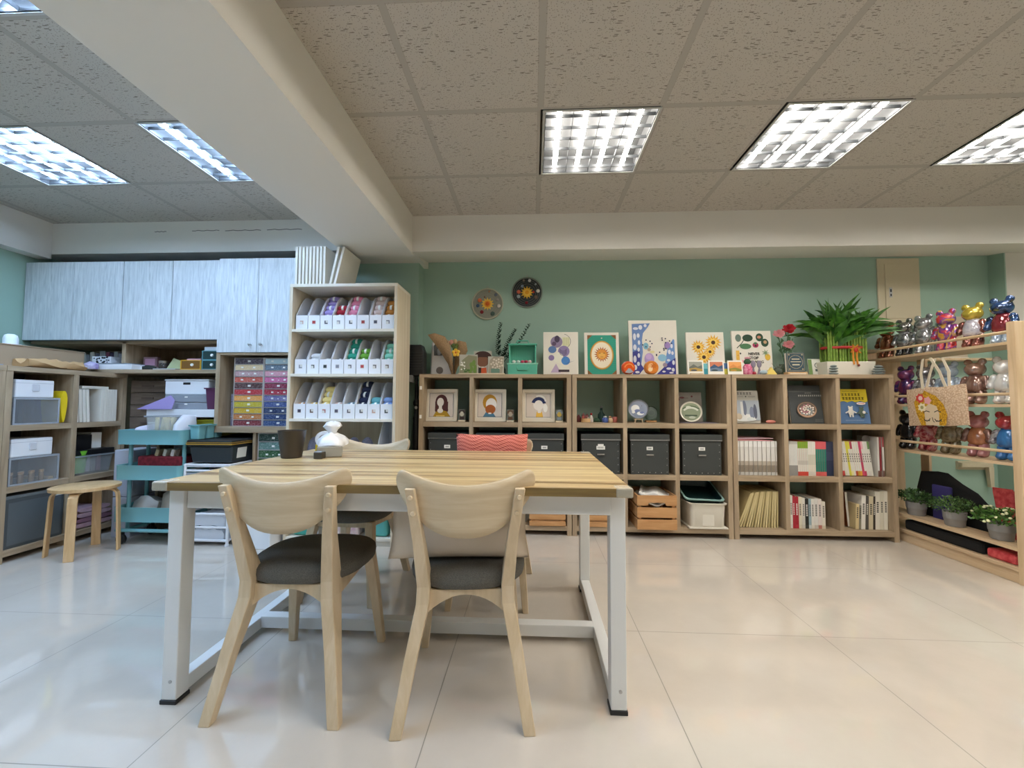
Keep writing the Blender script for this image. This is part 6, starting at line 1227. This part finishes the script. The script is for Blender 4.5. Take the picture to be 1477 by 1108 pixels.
heap('tissue_pack', 'pale lilac paper pack lying at the wall end of the cart top', 'paper pack', mat('lilac_white', 'd4ccd8', .8), [(3.14, ZC1+.06), (3.12, ZC1+.135), (2.98, ZC1+.12), (2.93, ZC1+.06)], -2.98, -2.82, 8, ZC1+.06)
boxthing('red_box', 'dark red box on the middle tier of the teal cart', 'box', (-2.88, -2.55, 2.94, 3.12, .4665, .625), mat('dark_red_weave', '6c1420', .8, var=(50, '8c2430')), .01)
for k, (x, c, n_) in enumerate(((-2.76, 'a89878', 'tan'), (-2.70, 'c8c0b0', 'cream'), (-2.64, 'd8d0c8', 'white'), (-2.60, '5c4c40', 'brown'))): o = MB().box(-.012, .012, -.01, .06, 0, .05).build('tool_packet', flat(c), None, (x, 2.97, .6255), (0, .25, .1), bevel=.003); tag(o, n_+' packet lying on the dark red box of the cart', 'packet', 'packets on the red box')
heap('brush_bundle', 'beige bag of tools heaped on the lowest cart tier', 'bag', mat('stone_cloth', '9c9080', .9), [(3.12, .17), (3.11, .40), (3.02, .41), (2.95, .30), (2.92, .17)], -2.74, -2.56, 9, .1695)
heap('plastic_bag', 'clear bag of scraps on the lowest cart tier', 'bag', mat('scrap_film', 'a8a49c', .3), [(3.12, .17), (3.11, .30), (3.0, .33), (2.93, .24), (2.92, .17)], -2.96, -2.76, 10, .1695)
for i, (z0, z1) in enumerate(((.0, .30), (.305, .655))): bx_ = boxthing('storage_box', ('lower', 'upper')[i]+' pale grey box stacked between wall case and teal cart', 'box', (-3.18, -3.03, 3.06, 3.28, z0, z1), flat('bcbec8', .5), .003)
# small teal cups hung on the cart side
for k in range(3): tub('cup', 'teal cup hanging on the cart end, %s from the front' % ORD[k], 'cup', (-2.464, 2.985+.085*k, .752), .075, .075, .10, M_teal, taper=.85, group='teal cups on the cart end')
# ------------------------------------------------------------------ white wire cart with black storage box
t = thing('wire_cart', 'white metal frame cart carrying black storage box and bagged bedding', 'cart', (-2.33, 3.12, 0), math.radians(0)); a, b = .165, .20
for sx in (-1, 1):
    for sy in (-1, 1): MB().tube([(sx*a, sy*b, 0.012), (sx*a, sy*b, .575)], .010, 8).build('post', M_white, t, smooth=60); MB().lathe([(.014, 0), (.014, .014)], 10, (sx*a, sy*b, 0)).build('foot', M_white, t)
for z in (.572, .53, .225, .13, .04):
    for sy in (-1, 1): MB().tube([(-a, sy*b, z), (a, sy*b, z)], .008, 6).build('rail', M_white, t, smooth=60)
    for sx in (-1, 1): MB().tube([(sx*a, -b, z), (sx*a, b, z)], .008, 6).build('rail', M_white, t, smooth=60)
for z in (.56, .033): bx('shelf_panel', (-a, a, -b, b, z-.004, z), M_white, t)
bx('drawer_front', (-a+.012, a-.012, -b-.002, -b+.004, .31, .515), M_frost, t, .003); bx('drawer', (-a+.012, a-.012, -b+.005, b-.01, .31, .5), M_white, t)
t = thing('storage_box', 'black lidded storage box with yellow stripe and white label, on the white cart', 'storage box', (-2.33, 3.14, .582), math.radians(0)); bm = mat('graphite_plastic', '2c3236', .45)
MB().loft([(0, 0, 0, .15, .18), (0, 0, .12, .162, .2)]).build('body', bm, t, bevel=.01); bx('lid', (-.17, .17, -.215, .215, .12, .165), mat('black_lid', '202224', .4), t, .008); bx('lid_stripe', (-.1715, .1715, -.2165, .2165, .133, .138), flat('c8982c', .5), t); bx('lid_stripe', (-.1715, .1715, -.2165, .2165, .146, .149), flat('c8982c', .5), t)
MB().add([(.1545, -.14, .03), (.1545, -.04, .03), (.1625, -.04, .105), (.1625, -.14, .105)], [(0, 1, 2, 3)]).build('label_card', M_paper, t)
for k, (z0, z1) in enumerate(((.0335, .122), (.135, .222))):
    n = 10; R_ = [[(-2.33+(.148-.02*abs(2*u-1)**4)*(2*q/15-1 if q < 16 else 1-2*(q-16)/15), 3.12+(u-.5)*.37, (z0+.004*math.sin(u*11+q)) if q >= 16 else z1-.012*abs(math.sin(q*.9+u*7))-.03*abs(2*q/15-1)**5) for q in range(32)] for u in [i/n for i in range(n+1)]]
    tag(MB().rings(R_).build('bedding_bag', mat('quilt_film', 'd4d6dc', .35, bmp=(30, .6)), None, smooth=60), ('lower', 'upper')[k]+' white quilted bedding bag inside the white frame cart', 'bag', 'bedding bags')
boxthing('white_box', 'plain white box on the floor between the white cart and table legs', 'box', (-2.06, -1.82, 2.87, 3.10, 0, .262), M_white, .006)
for k, (x, w_, c, n_) in enumerate(((-1.66, .16, '3c9c8c', 'teal'), (-1.42, .34, 'c89ca0', 'pink patterned'), (-1.11, .14, '5cb0a8', 'aqua'))):
    boxthing('craft_bag', n_+' bag standing on the lowest board of the yarn shelf', 'bag', (x-w_/2, x+w_/2, 3.0, 3.2, .0605, .20), mat('bag_'+c, c, .6, var=(30, 'd8c8c0') if k == 1 else None), .02)
# ------------------------------------------------------------------ things on the table
t = thing('waste_bin', 'dark brown tapered tabletop bin at the far end of the table', 'bin', (-1.185, 2.02, .7505), 0)
MB().lathe([(.042, 0), (.047, .003), (.064, .132), (.066, .134), (.062, .134), (.044, .006)], 36).build('body', mat('dark_brown_plastic', '3c332a', .42), t, smooth=40)
t = thing('tissue_box', 'open grey box of tissues wrapped in white plastic, on the table', 'tissue box', (-1.035, 2.13, .7505), math.radians(24))
bx('box', (-.066, .05, -.092, .06, 0, .052), mat('stone_grey_box', '9c988c', .5), t, .004)
wr = mat('tissue_film', 'ececee', .35, bmp=(25, .5)); R_ = []
for z, rx, ry, ph in ((.049, .064, .088, 0), (.054, .074, .098, .1), (.075, .07, .09, .2), (.094, .054, .072, .5), (.108, .03, .042, .9), (.115, .018, .022, 1.2), (.13, .026, .028, 1.6), (.15, .044, .04, 2.0), (.165, .034, .03, 2.4), (.172, .01, .012, 2.6)):
    R_.append([(rx*math.cos(a)*(1+.12*math.sin(5*a+ph*3)+.05*math.sin(11*a+z*60)), .01+ry*math.sin(a)*(1+.10*math.sin(4*a+ph*2)), z+.004*math.sin(3*a+ph)) for a in [k*2*math.pi/28 for k in range(28)]])
MB().rings(R_, True).build('wrapping', wr, t, smooth=60)
t = thing('metal_cube', 'tiny dark metal cube with steel top before the tissue box', 'weight', (-1.03, 1.995, .7505), 0); bx('body', (-.021, .021, -.02, .02, 0, .032), mat('dark_steel', '58544e', .3, .7), t, .003); bx('cap', (-.019, .019, -.018, .018, .032, .036), M_steel, t, .002)
t = thing('tape_dispenser', 'yellow and white tape roll behind the brown bin', 'tape', (-1.125, 2.22, .7505), math.radians(15)); MB().lathe([(.024, -.012), (.042, -.012), (.042, .012), (.024, .012), (.024, -.012)], 28, (0, 0, .075), 'y', close=False).build('roll', M_white, t, smooth=40); bx('holder', (-.04, .04, -.016, .016, 0, .05), flat('d0b020', .4), t, .006)
